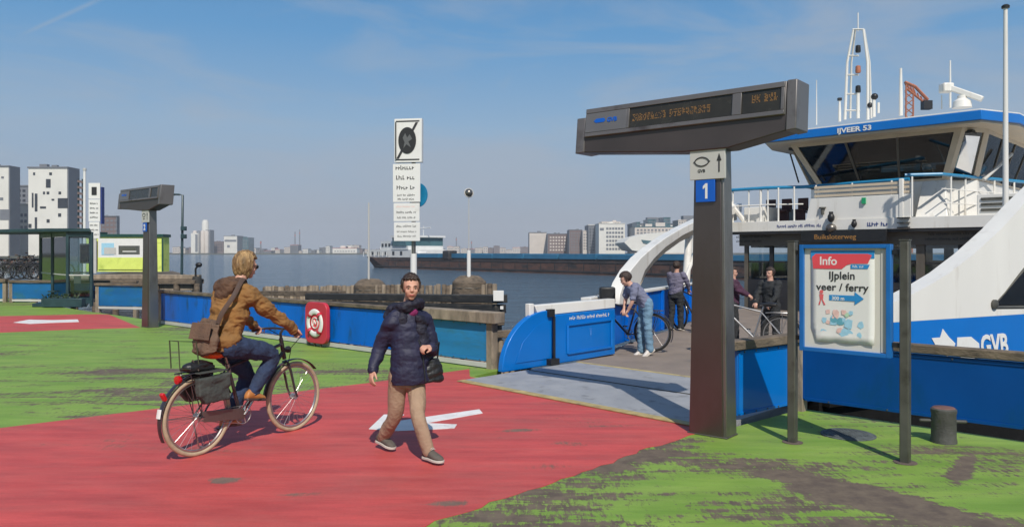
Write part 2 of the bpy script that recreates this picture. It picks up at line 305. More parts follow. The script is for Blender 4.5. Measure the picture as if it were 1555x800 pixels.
def thing(name, label, cat, loc=(0, 0, 0), rotz=0.0, group=None, local=False):
    o = bpy.data.objects.new(name, None); COL.objects.link(o); o.empty_display_size = 0.2
    o.location = loc; o.rotation_euler = (0, 0, rotz); o['label'] = label; o['category'] = cat
    if group: o['group'] = group
    OFF[o.name] = V((0, 0, 0)) if local else V(loc)
    return o
def tag(o, label, cat, group=None):
    o['label'] = label; o['category'] = cat
    if group: o['group'] = group
    return o
def struct(o, kind='structure'): o['kind'] = kind; return o
def dup(root, loc, rotz, label=None):
    r = root.copy(); COL.objects.link(r); r.location = loc; r.rotation_euler = (0, 0, rotz)
    if label: r['label'] = label
    def rec(a, b):
        for ch in [c for c in a.children]:
            c = ch.copy(); COL.objects.link(c); c.parent = b; rec(ch, c)
    rec(root, r); return r
def text(s, size, org, right, up, m, parent, name='lettering', bold=0.0, italic=0.0, sx=1.0, depth=0.002, align='LEFT', label=None):
    cu = bpy.data.curves.new(name, 'FONT'); cu.body = s; cu.size = size; cu.offset = bold; cu.shear = italic; cu.extrude = depth; cu.align_x = align; cu.resolution_u = 3
    to = bpy.data.objects.new(name+'_src', cu); COL.objects.link(to); bpy.context.view_layer.update()
    me = bpy.data.meshes.new_from_object(to.evaluated_get(bpy.context.evaluated_depsgraph_get())); me.name = name
    bpy.data.objects.remove(to); r = V(right).normalized(); u = V(up).normalized(); nn = r.cross(u)
    o3 = OFF.get(parent.name, V((0, 0, 0))) if parent else V((0, 0, 0))
    for v in me.vertices: v.co = V(org)+r*(v.co.x*sx)+u*v.co.y+nn*v.co.z-o3
    me.materials.clear(); me.materials.append(M[m]); o = bpy.data.objects.new(name, me); COL.objects.link(o)
    if parent: o.parent = parent; OFF[o.name] = o3
    if label: o['label'] = label
    return o
def blurtext(mb, org, right, up, length, h, seed, wide=0.55):
    """words too small to read: separate upright strokes grouped into words"""
    r = random.Random(seed); right = V(right).normalized(); up = V(up).normalized(); nn = right.cross(up).normalized(); x = 0
    while x < length:
        for k in range(r.randint(3, 8)):
            wd = h*wide*r.uniform(0.6, 1.0); hh = h*r.choice((0.7, 0.7, 1.0))
            if x+wd > length: return
            a = V(org)+right*x
            bar = h*0.2
            mb.quad(a, a+right*bar, a+right*bar+up*hh, a+up*hh)
            yy = r.choice((0, 0.5, 0.5))*hh
            mb.quad(a+up*yy+right*(bar+.0001), a+right*wd+up*yy, a+right*wd+up*(yy+bar), a+up*(yy+bar)+right*(bar+.0001))
            x += wd*1.25
        x += h*0.5
# ---------------------------------------------------------------- painted ground materials
def paint_mat(name, c1, c2, worn1, worn2, lo, hi, blobs=(), near_more=0.0, base_var=0.12, sc=1.0):
    m = bpy.data.materials.new(name); m.use_nodes = True; nt = m.node_tree; b = nt.nodes['Principled BSDF']; lk = nt.links.new
    tc = N(nt, 'ShaderNodeTexCoord')
    def noise(scale, detail, rough, rot=0.0, st=(1, 1, 1), dist=0.0):
        mp = N(nt, 'ShaderNodeMapping'); mp.inputs['Rotation'].default_value = (0, 0, rot); mp.inputs['Scale'].default_value = st
        lk(tc.outputs['Object'], mp.inputs[0]); n = N(nt, 'ShaderNodeTexNoise'); n.inputs['Scale'].default_value = scale; n.inputs['Detail'].default_value = detail
        n.inputs['Roughness'].default_value = rough; n.inputs['Distortion'].default_value = dist; lk(mp.outputs[0], n.inputs[0]); return n.outputs[0]
    def math2(op, a, bb, clamp=False):
        n = N(nt, 'ShaderNodeMath', operation=op); n.use_clamp = clamp
        for i, x in enumerate((a, bb)):
            if isinstance(x, (int, float)): n.inputs[i].default_value = x
            else: lk(x, n.inputs[i])
        return n.outputs[0]
    def rng(x, a, bb, c=0.0, d=1.0):
        n = N(nt, 'ShaderNodeMapRange'); lk(x, n.inputs['Value'])
        for k, q in zip(('From Min', 'From Max', 'To Min', 'To Max'), (a, bb, c, d)): n.inputs[k].default_value = q
        return n.outputs[0]
    def mix(f, a, bb):
        n = N(nt, 'ShaderNodeMix', data_type='RGBA')
        if isinstance(f, (int, float)): n.inputs[0].default_value = f
        else: lk(f, n.inputs[0])
        for i, x in ((6, a), (7, bb)):
            if isinstance(x, tuple): n.inputs[i].default_value = (*x, 1)
            else: lk(x, n.inputs[i])
        return n.outputs[2]
    # wear follows the strips the coating was rolled out in: long along x, short along y
    A = noise(1.1*sc, 9, 0.72, 0.10, (0.45, 1.5, 1), 0.5)
    B = noise(5.0*sc, 9, 0.78, 0.0, (0.22, 1.7, 1), 0.35)
    C = noise(16*sc, 8, 0.8, 0.72, (1.5, 0.35, 1), 0.4)
    Bg = noise(0.35*sc, 3, 0.5)
    w_ = math2('ADD', math2('MULTIPLY', A, 0.36), math2('ADD', math2('MULTIPLY', B, 0.32), math2('MULTIPLY', C, 0.32)))
    w_ = math2('ADD', w_, math2('MULTIPLY', math2('SUBTRACT', Bg, 0.5), 0.25))
    for (x, y, rx, ry, an, st) in blobs:     # places where the coating has gone
        mp = N(nt, 'ShaderNodeMapping', vector_type='TEXTURE'); mp.inputs['Location'].default_value = (x, y, 0); mp.inputs['Rotation'].default_value = (0, 0, an); mp.inputs['Scale'].default_value = (rx, ry, 1)
        lk(tc.outputs['Object'], mp.inputs[0]); ln = N(nt, 'ShaderNodeVectorMath', operation='LENGTH'); lk(mp.outputs[0], ln.inputs[0])
        w_ = math2('ADD', w_, rng(ln.outputs['Value'], 0.3, 1.15, st, 0.0))
    mask = rng(w_, lo, hi)
    base = mix(rng(noise(2.2, 5, 0.6, 0.2, (0.4, 1.6, 1)), 0.35, 0.65), c1, c2)
    fine = math2('MULTIPLY', rng(noise(95, 4, 0.7), 0.3, 0.7, 1-base_var, 1+base_var), rng(B, 0.36, 0.64, 0.84, 1.12))
    sca = N(nt, 'ShaderNodeVectorMath', operation='SCALE'); lk(base, sca.inputs[0]); lk(fine, sca.inputs['Scale'])
    worn = mix(rng(noise(6, 6, 0.7), 0.4, 0.6), worn1, worn2)
    veil = rng(math2('ADD', math2('MULTIPLY', A, .55), math2('MULTIPLY', B, .45)), .46, .66, 0, .38)
    col = mix(mask, mix(veil, sca.outputs[0], worn), worn)
    lk(col, b.inputs['Base Color']); lk(rng(mask, 0, 1, 0.62, 0.92), b.inputs['Roughness']); b.inputs['Specular IOR Level'].default_value = 0.35
    bp = N(nt, 'ShaderNodeBump'); bp.inputs['Strength'].default_value = 0.35; bp.inputs['Distance'].default_value = 0.006
    hgt = math2('SUBTRACT', math2('MULTIPLY', noise(170, 3, 0.7), 0.6), math2('MULTIPLY', mask, 0.8)); lk(hgt, bp.inputs['Height']); lk(bp.outputs[0], b.inputs['Normal'])
    return m
M['greenground'] = paint_mat('worn_green_coating', (0.165, 0.293, 0.040), (0.245, 0.372, 0.062), (0.105, 0.08, 0.064), (0.16, 0.125, 0.09), 0.543, 0.564,
    blobs=[(2.55, 5.75, 0.75, 0.30, -0.85, 0.20), (0.75, 6.2, 1.1, 0.5, 0.5, 0.075), (1.15, 6.9, 0.9, 0.35, 0.75, 0.10), (0.3, 5.2, 1.2, 0.5, 0.2, 0.055), (-7, 10.5, 6, 3.2, .3, .022), (3.0, 6.0, 3, 1.2, 0, .018), (1.9, 5.2, 1.4, 0.6, 0, 0.07), (3.3, 5.0, 1.0, 0.35, -0.6, 0.11), (1.9, 6.6, .9, .4, -.4, .07), (3.6, 6.2, .35, .1, .9, .12), (3.9, 6.6, .3, .08, .9, .12),
           (-6.0, 11.6, 2.0, 0.35, 0.05, 0.07), (-4.0, 9.6, 0.8, 0.28, 0.1, 0.12), (-9.4, 13.6, 1.2, 0.4, 0.1, 0.08), (-2.4, 11.6, 1.5, .4, 0.0, 0.06)])
M['redground'] = paint_mat('worn_red_coating', (0.45, 0.066, 0.062), (0.60, 0.088, 0.078), (0.16, 0.105, 0.085), (0.21, 0.13, 0.10), 0.572, 0.65,
    blobs=[(-2.27, 6.05, 0.16, 0.13, 0.3, 0.22), (0.04, 7.75, 0.3, 0.10, 0.1, 0.2), (-0.45, 5.5, 0.2, 0.1, 0, 0.13), (0.55, 7.2, 0.35, 0.14, -0.2, 0.12), (-1.6, 5.7, 0.3, 0.08, 0.2, 0.1), (0.35, 6.45, .35, .15, .5, .1)])
# ---------------------------------------------------------------- ground, lanes, markings
q = MB()
edge = [W(7.35, 260*-1), W(7.35, -24), W(7.42, -19.9), W(8.2, -2.35), W(7.5, -2.2), W(7.15, 2.1), W(8.62, 2.2), W(8.72, 40)]
poly = [V((e.x, e.y, 0)) for e in edge]+[V((60, -60, 0)), V((-260, -60, 0)), V((-260, 190, 0))]
q.prism(poly, (0, 0, -2.2))
struct(q.build('quay_ground', 'greenground', smooth=False))
r_ = random.Random(3)
lane = [G(0, 650), G(250, 618), G(555, 582)+V((0, .0, 0)), W(7.95, -2.35)]
lane = [V((-9.0, 5.15, 0)), G(0, 650), G(250, 619), G(555, 582), W(7.9, -2.75), W(7.42, -2.2), W(7.12, 2.05)]
a0 = G(1046, 661); a1 = G(640, 800); ext = a1+(a1-a0)*1.3
rag = []
for i in range(61):      # lower edge of the red coating: chipped away in small steps
    t = i/60; p = a0.lerp(ext, t); nrm = V((0.737, -0.676, 0))
    rag.append(p+nrm*(0.035*noise.noise(V((t*14, 0, 0)))+0.03*r_.uniform(-1, 1)*(t > 0.05)))
lane += rag+[V((-9, 1.0, 0))]
q = MB(); q.prism([p+V((0, 0, 0.0045)) for p in lane], (0, 0, -0.004)); struct(q.build('red_lane', 'redground', smooth=False))
q = MB(); q.prism([V((p.x, p.y, 0.0045)) for p in (G(-420, 478), G(0, 480), G(150, 477), W(7.45, -17.8), G(213, 497.5), G(120, 500), G(0, 505), G(-420, 509))], (0, 0, -0.004)); struct(q.build('far_red_lane', 'redground', smooth=False))
arrow = [(560, 652), (583, 630), (614, 630), (603, 640), (728, 622), (733, 628), (648, 643), (694, 645), (690, 651), (604, 655)]
q = MB(); q.prism([G(u, v)+V((0, 0, 0.009)) for u, v in arrow], (0, 0, -0.0035)); struct(q.build('painted_arrow', 'white', smooth=False))
arrow = [(20, 490), (44, 485.5), (78, 486.3), (118, 485.2), (120, 489), (76, 490.5), (46, 492)]
q = MB(); q.prism([G(u, v)+V((0, 0, 0.009)) for u, v in arrow], (0, 0, -0.0035)); struct(q.build('far_painted_arrow', 'white', smooth=False))
# ---------------------------------------------------------------- water
m = bpy.data.materials.new('river_water'); m.use_nodes = True; nt = m.node_tree; b = nt.nodes['Principled BSDF']
b.inputs['Base Color'].default_value = (0.065, 0.105, 0.145, 1); b.inputs['Roughness'].default_value = 0.12; b.inputs['IOR'].default_value = 1.33
tc = N(nt, 'ShaderNodeTexCoord'); hs = []
for sc_, st, wgt in ((1.3, (0.4, 1.3, 1), 1.0), (0.3, (0.35, 1.2, 1), 2.4), (4.2, (0.5, 1.2, 1), 0.35)):
    mp = N(nt, 'ShaderNodeMapping'); mp.inputs['Scale'].default_value = st; mp.inputs['Rotation'].default_value = (0, 0, 0.25); nt.links.new(tc.outputs['Object'], mp.inputs[0])
    n = N(nt, 'ShaderNodeTexNoise'); n.inputs['Scale'].default_value = sc_; n.inputs['Detail'].default_value = 5; nt.links.new(mp.outputs[0], n.inputs[0])
    mu = N(nt, 'ShaderNodeMath', operation='MULTIPLY'); mu.inputs[1].default_value = wgt; nt.links.new(n.outputs[0], mu.inputs[0]); hs.append(mu)
a1_ = N(nt, 'ShaderNodeMath', operation='ADD'); nt.links.new(hs[0].outputs[0], a1_.inputs[0]); nt.links.new(hs[1].outputs[0], a1_.inputs[1])
a2_ = N(nt, 'ShaderNodeMath', operation='ADD'); nt.links.new(a1_.outputs[0], a2_.inputs[0]); nt.links.new(hs[2].outputs[0], a2_.inputs[1])
bp = N(nt, 'ShaderNodeBump'); bp.inputs['Strength'].default_value = 0.9; bp.inputs['Distance'].default_value = 0.7; nt.links.new(a2_.outputs[0], bp.inputs['Height']); nt.links.new(bp.outputs[0], b.inputs['Normal'])
M['water'] = m
WZ = -1.25
q = MB(); q.quad((-3200, -300, WZ), (3200, -300, WZ), (3200, 3300, WZ), (-3200, 3300, WZ)); struct(q.build('river_water', 'water', smooth=False))

# ---------------------------------------------------------------- loading ramp between quay and ferry
q = MB(); z0 = 0.016
q.prism([W(7.05, -2.0, z0), W(9.66, -2.0, z0), W(9.66, 2.0, z0), W(6.95, 2.0, z0)], (0, 0, -0.12))
rp = thing('loading_ramp', 'grey steel loading ramp with yellow edge lines leading onto the ferry', 'ramp', W(8.3, 0))
q.build('plate', 'ramp', rp, smooth=False)
q = MB(); q.prism([W(7.0, -2.0, z0+.004), W(7.13, -2.0, z0+.004), W(7.03, 2.0, z0+.004), W(6.9, 2.0, z0+.004)], (0, 0, -0.01)); q.build('edge_strip', 'yellow', rp, smooth=False)
q = MB(); q.prism([W(9.55, -2.0, z0+.004), W(9.63, -2.0, z0+.004), W(9.63, 2.0, z0+.004), W(9.55, 2.0, z0+.004)], (0, 0, -0.01)); q.build('edge_strip', 'yellow', rp, smooth=False)
for s0 in (8.4,):
    q = MB(); q.beam(W(s0, -1.95, z0+.004), W(s0, 1.95, z0+.004), 0.02, 0.012); q.build('hinge_seam', 'post', rp, smooth=False)

# ---------------------------------------------------------------- quay barrier with blue panels
def barrier(name, label, a, b, n, mats, cap=(0.14, 0.1), top=0.86, base=0.1, skirt=True, group=None, posts=True, capmat='wood', jut=0.0):
    a = V(a); b = V(b); t = thing(name, label, 'barrier', a.lerp(b, .5), 0, group)
    d = (b-a); Lg = d.length; d.normalize(); nm = V((-d.y, d.x, 0))
    if nm.dot(V((0, 0, 0))-a) < 0: nm = -nm     # towards the quay
    for i in range(n):
        p0 = a+d*(Lg*i/n+0.05); p1 = a+d*(Lg*(i+1)/n-0.05); zc = (base+top-cap[1])/2; hh = top-cap[1]-base-0.02
        q = MB(); q.beam(p0+UP*zc, p1+UP*zc, 0.04, hh)
        o = q.build('panel', mats[i % len(mats)], t, bevel=0.006)
        q = MB()
        for e in (p0+d*.02, p1-d*.02): q.beam(e+nm*.026+UP*(zc-hh/2+.02), e+nm*.026+UP*(zc+hh/2-.02), .03, .012, up=nm)
        for zz in (zc-hh/2+.02, zc+hh/2-.02): q.beam(p0+d*.036+nm*.026+UP*zz, p1-d*.036+nm*.026+UP*zz, .012, .03)
        q.build('panel_rim', mats[i % len(mats)], o)
        q = MB()
        for k in range(5):
            for zz in (zc-hh/2+.02, zc+hh/2-.02):
                c = p0.lerp(p1, (k+.5)/5)+nm*.033+UP*zz; q.lathe(c, [(0.009, 0), (0.009, .006), (0.002, .009)], 6, nm)
        q.build('bolt', 'post', o)
        if skirt:
            q = MB(); q.beam(p0+nm*.02+UP*(base-.045), p1+nm*.02+UP*(base-.045), .03, .075); q.build('kick_strip', 'signgrey', t, bevel=.004)
    if posts:
        for i in range(n+1):
            p = a+d*(Lg*i/n)-nm*0.03; q = MB(); q.box(p+UP*((top-cap[1])/2-0.3), .13, .13, top-cap[1]+.6-.004, Matrix.Rotation(math.atan2(d.y, d.x), 3, 'Z')); q.build('post', 'wood_pale' if (i in (0, n)) else 'wood', t, bevel=.01)
    for i in range(max(1, n)):
        p0 = a+d*(Lg*i/n+(.004 if i else -.08)); p1 = a+d*(Lg*(i+1)/n-(.004 if i < n-1 else -.08-jut)); q = MB(); q.beam(p0+UP*(top-cap[1]/2)-nm*.01, p1+UP*(top-cap[1]/2)-nm*.01, cap[0]+.05, cap[1]); q.build('cap_beam', capmat, t, bevel=.012)
    return t
A0 = G(245, 492); A1 = G(745, 560)
K = A0.lerp(A1, 0.86)
barrier('quay_barrier', 'long blue panelled barrier with thin cap behind the cyclist and the red buoy board', A0, K, 3, ['blue'], cap=(.1, .07), group=None)
barrier('quay_barrier', 'faded cyan panelled barrier under a thick brown beam, right behind the walking person', K+(A1-K).normalized()*.02, A1, 1, ['cyan'], cap=(.2, .17), top=.88, base=.1, jut=.1, capmat='wood_pale')
B0 = G(1113, 642); B1 = W(8.5, 2.15); B2 = W(8.62, 8.5)
barrier('quay_barrier', 'short bright blue barrier beside the ramp, between the grey pillar and the left board post', B0, B1, 1, ['ferryblue'], cap=(.12, .1), top=.87, base=.06, skirt=False, posts=False)
barrier('quay_barrier', 'deep blue barrier under a brown rail in front of the ferry hull, behind the bollard', B1+V((.03, -.05, 0)), B2, 2, ['deepblue'], cap=(.09, .09), top=.86, base=.12, skirt=False, posts=True)
barrier('quay_barrier', 'small blue barrier with pale timber post left of the far grey pillar', V((-12.95, 24.0, 0)), V((-11.2, 23.6, 0)), 1, ['blue_worn'], cap=(.12, .08), top=.84, base=.12)
barrier('quay_barrier', 'distant blue barrier seen behind the glass shelter', V((-18.0, 27.6, 0)), V((-13.35, 27.2, 0)), 2, ['blue_worn'], cap=(.12, .09), top=.80, base=.12, posts=True)
barrier('quay_barrier', 'distant weathered blue barrier at the left edge below the parked bicycles', V((-22.8, 28.0, 0)), V((-18.3, 27.7, 0)), 2, ['blue_worn'], cap=(.14, .12), top=.84, base=.12)
# cross-beams behind the near barrier


# life buoy board
p = A0.lerp(A1, .612); d = (A1-A0).normalized(); nm = V((-d.y, d.x, 0)); nm = nm if nm.dot(-p) > 0 else -nm
t = thing('life_buoy', 'white ring life buoy on a dark red board fixed to the blue barrier', 'life buoy', p)
c = p+nm*.10+UP*.46; pts = []
for sx, sz in ((-1, -1), (1, -1), (1, 1), (-1, 1)):
    for k in range(5):
        an = math.pi*(1.0+.5*([(-1, -1), (1, -1), (1, 1), (-1, 1)].index((sx, sz)))+.125*k)
        pts.append(c+d*(sx*.20+.15*math.cos(an))+UP*(sz*.24+.15*math.sin(an)))
q = MB(); q.prism(pts, nm*.08); q.build('board', 'signred', t, bevel=.01)
q = MB(); q.torus(c+nm*.10, .215, .052, nm, 40, 10, .38); q.build('ring', 'signwhite', t)
for k in range(4):
    an = math.pi/4+k*math.pi/2; q = MB(); ax = -d*math.sin(an)+UP*math.cos(an); q.torus(c+nm*.10+(d*math.cos(an)+UP*math.sin(an))*.215, .05, .008, ax, 14, 6, 4); q.build('band', 'signred', t)
q = MB(); q.lathe(c+nm*.082, [(.145, 0), (.145, .006), (.1, .01)], 28, nm); q.build('centre_disc', 'posterred', t)
q = MB(); q.torus(c+nm*.095, .10, .012, nm, 24, 6); q.tube([c+nm*.1-d*.06-UP*.05, c+nm*.1-d*.02+UP*.05, c+nm*.1+d*.03-UP*.02, c+nm*.1+d*.06+UP*.05], .012, 6); q.build('emblem', 'signwhite', t)
q = MB(); q.tube([c-d*.1-UP*.38+nm*.04, c-d*.1-UP*.48+nm*.02], .02, 6); q.tube([c+d*.1-UP*.38+nm*.04, c+d*.1-UP*.48+nm*.02], .02, 6); q.build('bracket', 'post', t)

# ---------------------------------------------------------------- display pillars
def pillar(origin, yaw_dir, label_p, near=True):
    """tapered column with a winged display housing; local x = display axis (left to right), y = away"""
    ang = math.atan2(yaw_dir.y, yaw_dir.x)
    t = thing('display_pillar', label_p, 'display pillar', origin, ang, None, local=True)
    H = 2.86; w0, w1, d0, d1 = .40, .30, .24, .18
    def col(x0, x1, y0, y1, k):      # k: taper about the axis
        return [V((x0, y0, 0)), V((x1, y0, 0)), V((x1, y1, 0)), V((x0, y1, 0))], [V((x0*k, y0*k, H)), V((x1*k, y0*k, H)), V((x1*k, y1*k, H)), V((x0*k, y1*k, H))]
    for nm_, mt, x0, x1, y0, y1 in (('column', 'steel', -w0/2, w0/2, -d0/2+.012, d0/2), ('front_plate', 'pillarface', -w0/2+.012, w0/2-.035, -d0/2-.004, -d0/2+.016)):
        a, b = col(x0, x1, y0, y1, .76); q = MB(); q.add(a+b, [(0, 1, 2, 3), (4, 5, 6, 7), (0, 1, 5, 4), (1, 2, 6, 5), (2, 3, 7, 6), (3, 0, 4, 7)]); o = q.build(nm_, mt, t, bevel=.006)
    q = MB(); q.box((0, 0, .008), w0+.02, d0+.02, .012); q.build('base_plate', 'post', t, bevel=.004)
    # housing: belly, front screen panel, end caps
    L0, L1 = -1.52, .83; D = .34
    q = MB(); n = 0
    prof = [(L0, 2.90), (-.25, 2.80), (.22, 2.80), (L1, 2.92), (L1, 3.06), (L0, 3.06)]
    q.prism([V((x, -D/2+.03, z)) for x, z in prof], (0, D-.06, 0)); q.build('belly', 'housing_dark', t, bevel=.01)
    q = MB()
    q.prism([V((L0+.09, -D/2+.02, 3.055)), V((L1-.05, -D/2+.02, 3.055)), V((L1-.05, -D/2+.06, 3.37)), V((L0+.09, -D/2+.06, 3.37))], (0, D-.10, 0)); q.build('housing', 'housing', t, bevel=.008)
    tilt = V((0, .04, .315)).normalized()
    def face(x, z, o=0.0): return V((x, -D/2+.02+(z-3.055)*.127-o, z))
    def slab(x0, x1, z0, z1, th, mt, nm_, par=t, out=0.0):
        q = MB(); q.prism([face(x0, z0, out), face(x1, z0, out), face(x1, z1, out), face(x0, z1, out)], (0, -th, 0)); return q.build(nm_, mt, par, bevel=.003)
    slab(L0+.10, L1-.06, 3.315, 3.365, .02, 'housing', 'top_rail'); slab(L0+.10, L1-.06, 3.06, 3.10, .02, 'housing', 'bottom_rail')
    slab(L0+.10, L0+.62, 3.103, 3.312, .018, 'housing_face', 'logo_panel')
    q = MB(); q.prism([face(L0+.24, 3.20, .019), face(L0+.34, 3.20, .019), face(L0+.36, 3.22, .019), face(L0+.34, 3.245, .019), face(L0+.24, 3.245, .019), face(L0+.21, 3.22, .019)], (0, -.003, 0)); q.build('emblem', 'signblue', t, smooth=False)
    text('GVB', .065, face(L0+.38, 3.197, .021), (1, 0, 0), tilt, 'signblue', t, bold=.002)
    slab(L0+.62, L0+.65, 3.103, 3.312, .02, 'housing', 'divider'); slab(.27, .36, 3.103, 3.312, .02, 'housing', 'divider'); slab(L1-.09, L1-.06, 3.103, 3.312, .02, 'housing', 'divider')
    s1 = slab(L0+.65, .27, 3.103, 3.312, .004, 'screen', 'screen'); s2 = slab(.36, L1-.09, 3.103, 3.312, .004, 'screen', 'screen')
    if near:
        q = MB(); rr = random.Random(5)
        def dots(x, n_, z0):
            for k in range(n_):
                for i in range(4):
                    for j in range(6):
                        if rr.random() < .5: q.prism([face(x+.045*k+i*.009, z0+j*.013, .005), face(x+.045*k+i*.009+.006, z0+j*.013, .005), face(x+.045*k+i*.009+.006, z0+j*.013+.008, .005), face(x+.045*k+i*.009, z0+j*.013+.008, .005)], (0, -.001, 0))
        dots(L0+.68, 9, 3.17); dots(L0+1.12, 10, 3.17); q.build('led_text', 'led', s1, smooth=False)
        q = MB(); dots(.46, 2, 3.2); dots(.58, 3, 3.2); q.build('led_text', 'led', s2, smooth=False)
    for x0, x1, zb in ((L0-.03, L0+.085, 2.885), (L1-.045, L1+.05, 2.905)):
        q = MB(); q.prism([V((x0, -D/2+.01, zb)), V((x1, -D/2+.01, zb+.01)), V((x1, -D/2+.05, 3.375 if x0 > 0 else 3.28)), V((x0, -D/2+.05, 3.375 if x0 > 0 else 3.28))], (0, D-.02, 0)); q.build('end_cap', 'housing', t, bevel=.01)
    # small plates on the column
    k = .76; yy = -d1/2-.012
    q = MB(); q.box((0.0, yy-.004, 2.66), .37, .03, .29); pl = q.build('symbol_plate', 'signgrey', t, bevel=.003)
    yf = yy-.022
    q = MB(); e = []
    for i in range(24):
        an = 2*math.pi*i/24; rx = .062+.012*abs(math.cos(an))**3; e.append(V((-.055+rx*math.cos(an)*1.0, yf, 2.69+.045*math.sin(an)*(1 if abs(math.sin(an)) < .85 else .97))))
    q.tube(e, .006, 5, closed=True); q.prism([V((-.145, yf+.004, 2.69)), V((-.125, yf+.004, 2.703)), V((-.125, yf+.004, 2.677))], (0, -.008, 0)); q.prism([V((.035, yf+.004, 2.69)), V((.015, yf+.004, 2.703)), V((.015, yf+.004, 2.677))], (0, -.008, 0)); q.build('emblem', 'ink', pl, smooth=False)
    text('GVB', .042, (-.10, yf+.002, 2.585), (1, 0, 0), UP, 'ink', pl, bold=.001)
    q = MB(); q.prism([V((.12, yf+.004, 2.58)), V((.132, yf+.004, 2.58)), V((.132, yf+.004, 2.69)), V((.15, yf+.004, 2.69)), V((.126, yf+.004, 2.76)), V((.102, yf+.004, 2.69)), V((.12, yf+.004, 2.69))], (0, -.006, 0)); q.build('arrow', 'ink', pl, smooth=False)
    q = MB(); q.box((-.02, yy-.013, 2.40), .20, .02, .215); pn = q.build('number_plate', 'signblue', t, bevel=.003)
    if near:
        q = MB(); q.prism([V((x*.1-.02, yy-.0235, 2.325+z*.15)) for x, z in ((.02, 0), (.26, 0), (.26, 1), (.06, 1), (-.22, .82), (-.22, .62), (.02, .74))], (0, -.002, 0)); q.build('numeral', 'signwhite', pn, smooth=False)
    else: text('2', .19, (-.02, yy-.025, 2.335), (1, 0, 0), UP, 'signwhite', pn, bold=.008, align='CENTER')
    return t
pd = V((1.797, -1.5, 0)).normalized()
def rotv(v, deg): return Matrix.Rotation(math.radians(deg), 3, 'Z') @ v
pillar(V((1.99, 7.62, 0)), pd, 'tall grey display pillar numbered 1 at the right edge of the red lane')
pillar(V((-8.72, 18.5, 0)), rotv(pd, -2), 'distant grey display pillar numbered 2 on the far green ground, left of the cyclist', near=False)

# ---------------------------------------------------------------- information board on two posts
IL, IR = V((2.66, 7.28, 0)), V((3.37, 6.58, 0)); idr = (IR-IL).normalized(); inn = V((-idr.y, idr.x, 0)); inn = inn if inn.dot(-IL) > 0 else -inn
t = thing('information_board', 'blue framed notice board on two grey posts with a route poster taped inside', 'notice board', IL.lerp(IR, .5))
for p in (IL, IR):
    q = MB(); q.box(p+UP*.95, .075, .075, 1.9, Matrix.Rotation(math.atan2(idr.y, idr.x), 3, 'Z')); o = q.build('post', 'post', t, bevel=.008)
    q = MB(); q.lathe(p+UP*.001, [(.095, 0), (.095, .004), (.08, .006)], 18); q.build('base_plate', 'asphalt', t)
    q = MB(); q.box(p+UP*1.905, .08, .08, .012, Matrix.Rotation(math.atan2(idr.y, idr.x), 3, 'Z')); q.build('post_cap', 'post', t)
z0, z1 = .885, 1.87; Wd = (IR-IL).length; xa, xb = .085, Wd-.105
def ip(x, z, o=0.0): return IL+idr*x+UP*z+inn*o
def ibox(x0, x1, za, zb, oa, ob, mt, nm_, par=t, bevel=.003):
    q = MB(); q.prism([ip(x0, za, oa), ip(x1, za, oa), ip(x1, zb, oa), ip(x0, zb, oa)], inn*(ob-oa)); return q.build(nm_, mt, par, bevel=bevel)
bd = ibox(xa+.02, xb-.02, z0+.02, z1-.02, -.02, .012, 'boardback', 'back_panel')
for x0, x1, za, zb in ((xa, xa+.038, z0, z1), (xb-.038, xb, z0, z1), (xa+.039, xb-.039, z0, z0+.035), (xa+.039, xb-.039, z1-.035, z1)):
    ibox(x0, x1, za, zb, -.03, .045, 'frameblue', 'frame_bar')
ibox(xb-.09, xb-.04, z0+.038, z1-.038, .013, .018, 'signgrey', 'inner_strip')
for zz in (1.0, 1.8):
    ibox(.038, xa-.001, zz-.02, zz+.02, -.015, .015, 'black', 'bracket'); ibox(xb+.001, Wd-.038, zz-.02, zz+.02, -.015, .015, 'black', 'bracket')
px0, px1, pz0, pz1 = xa+.10, xb-.14, z0+.10, z1-.055
q = MB(); nx, nz_ = 10, 14
for j in range(nz_+1):
    for i in range(nx+1):
        x = px0+(px1-px0)*i/nx; z = pz0+(pz1-pz0)*j/nz_
        if j == 0 and i == 0: x += .06; z += .0
        if j == 1 and i == 0: x += .02
        q.v.append(ip(x, z, .0175+.0022*noise.noise(V((x*5, z*4, 1)))+(.014*max(0, 1-j/2)*abs(math.sin(i*.8)))))
for j in range(nz_):
    for i in range(nx): k = j*(nx+1)+i; q.f.append([k, k+1, k+nx+2, k+nx+1])
ps = thing('poster', 'white taped poster with red Info banner and blue arrow on the notice board', 'poster', ip((px0+px1)/2, pz0))
o = q.build('paper', 'signwhite', ps); sm = o.modifiers.new('thick', 'SOLIDIFY'); sm.thickness = .002
pw = px1-px0; ph = pz1-pz0; PO = .0210
def pp(x, z, o=PO): return ip(px0+pw*x, pz0+ph*z, o)
def pflat(pts, mt, nm_, o=PO, th=.002, par=None):
    q = MB(); q.prism([pp(x, z, o) for x, z in pts], inn*th); return q.build(nm_, mt, par or ps, smooth=False)
pflat([(0, .915), (1, .915), (1, 1), (0, 1)], 'posterblue', 'top_band', .0205, .0006)
pflat([(.04, .80), (.50, .80), (.58, .845), (.66, .86), (.90, .86), (.96, .95), (.90, .965), (.08, .965), (.02, .93)], 'posterred', 'info_banner', .0212, .0006)
text('Info', .105, pp(.14, .845, .0222), idr, UP, 'signwhite', ps, bold=.002, depth=.0003)
pflat([(.64, .805), (.90, .805), (.93, .85), (.64, .85)], 'posterblue', 'small_label', .0220, .0006)
q = MB(); blurtext(q, pp(.67, .818, .0228), idr, UP, .10, .022, 4); q.build('small_lettering', 'signwhite', ps, smooth=False)
text('IJplein', .098, pp(.50, .69), idr, UP, 'ink', ps, bold=.0015, align='CENTER', depth=.0003)
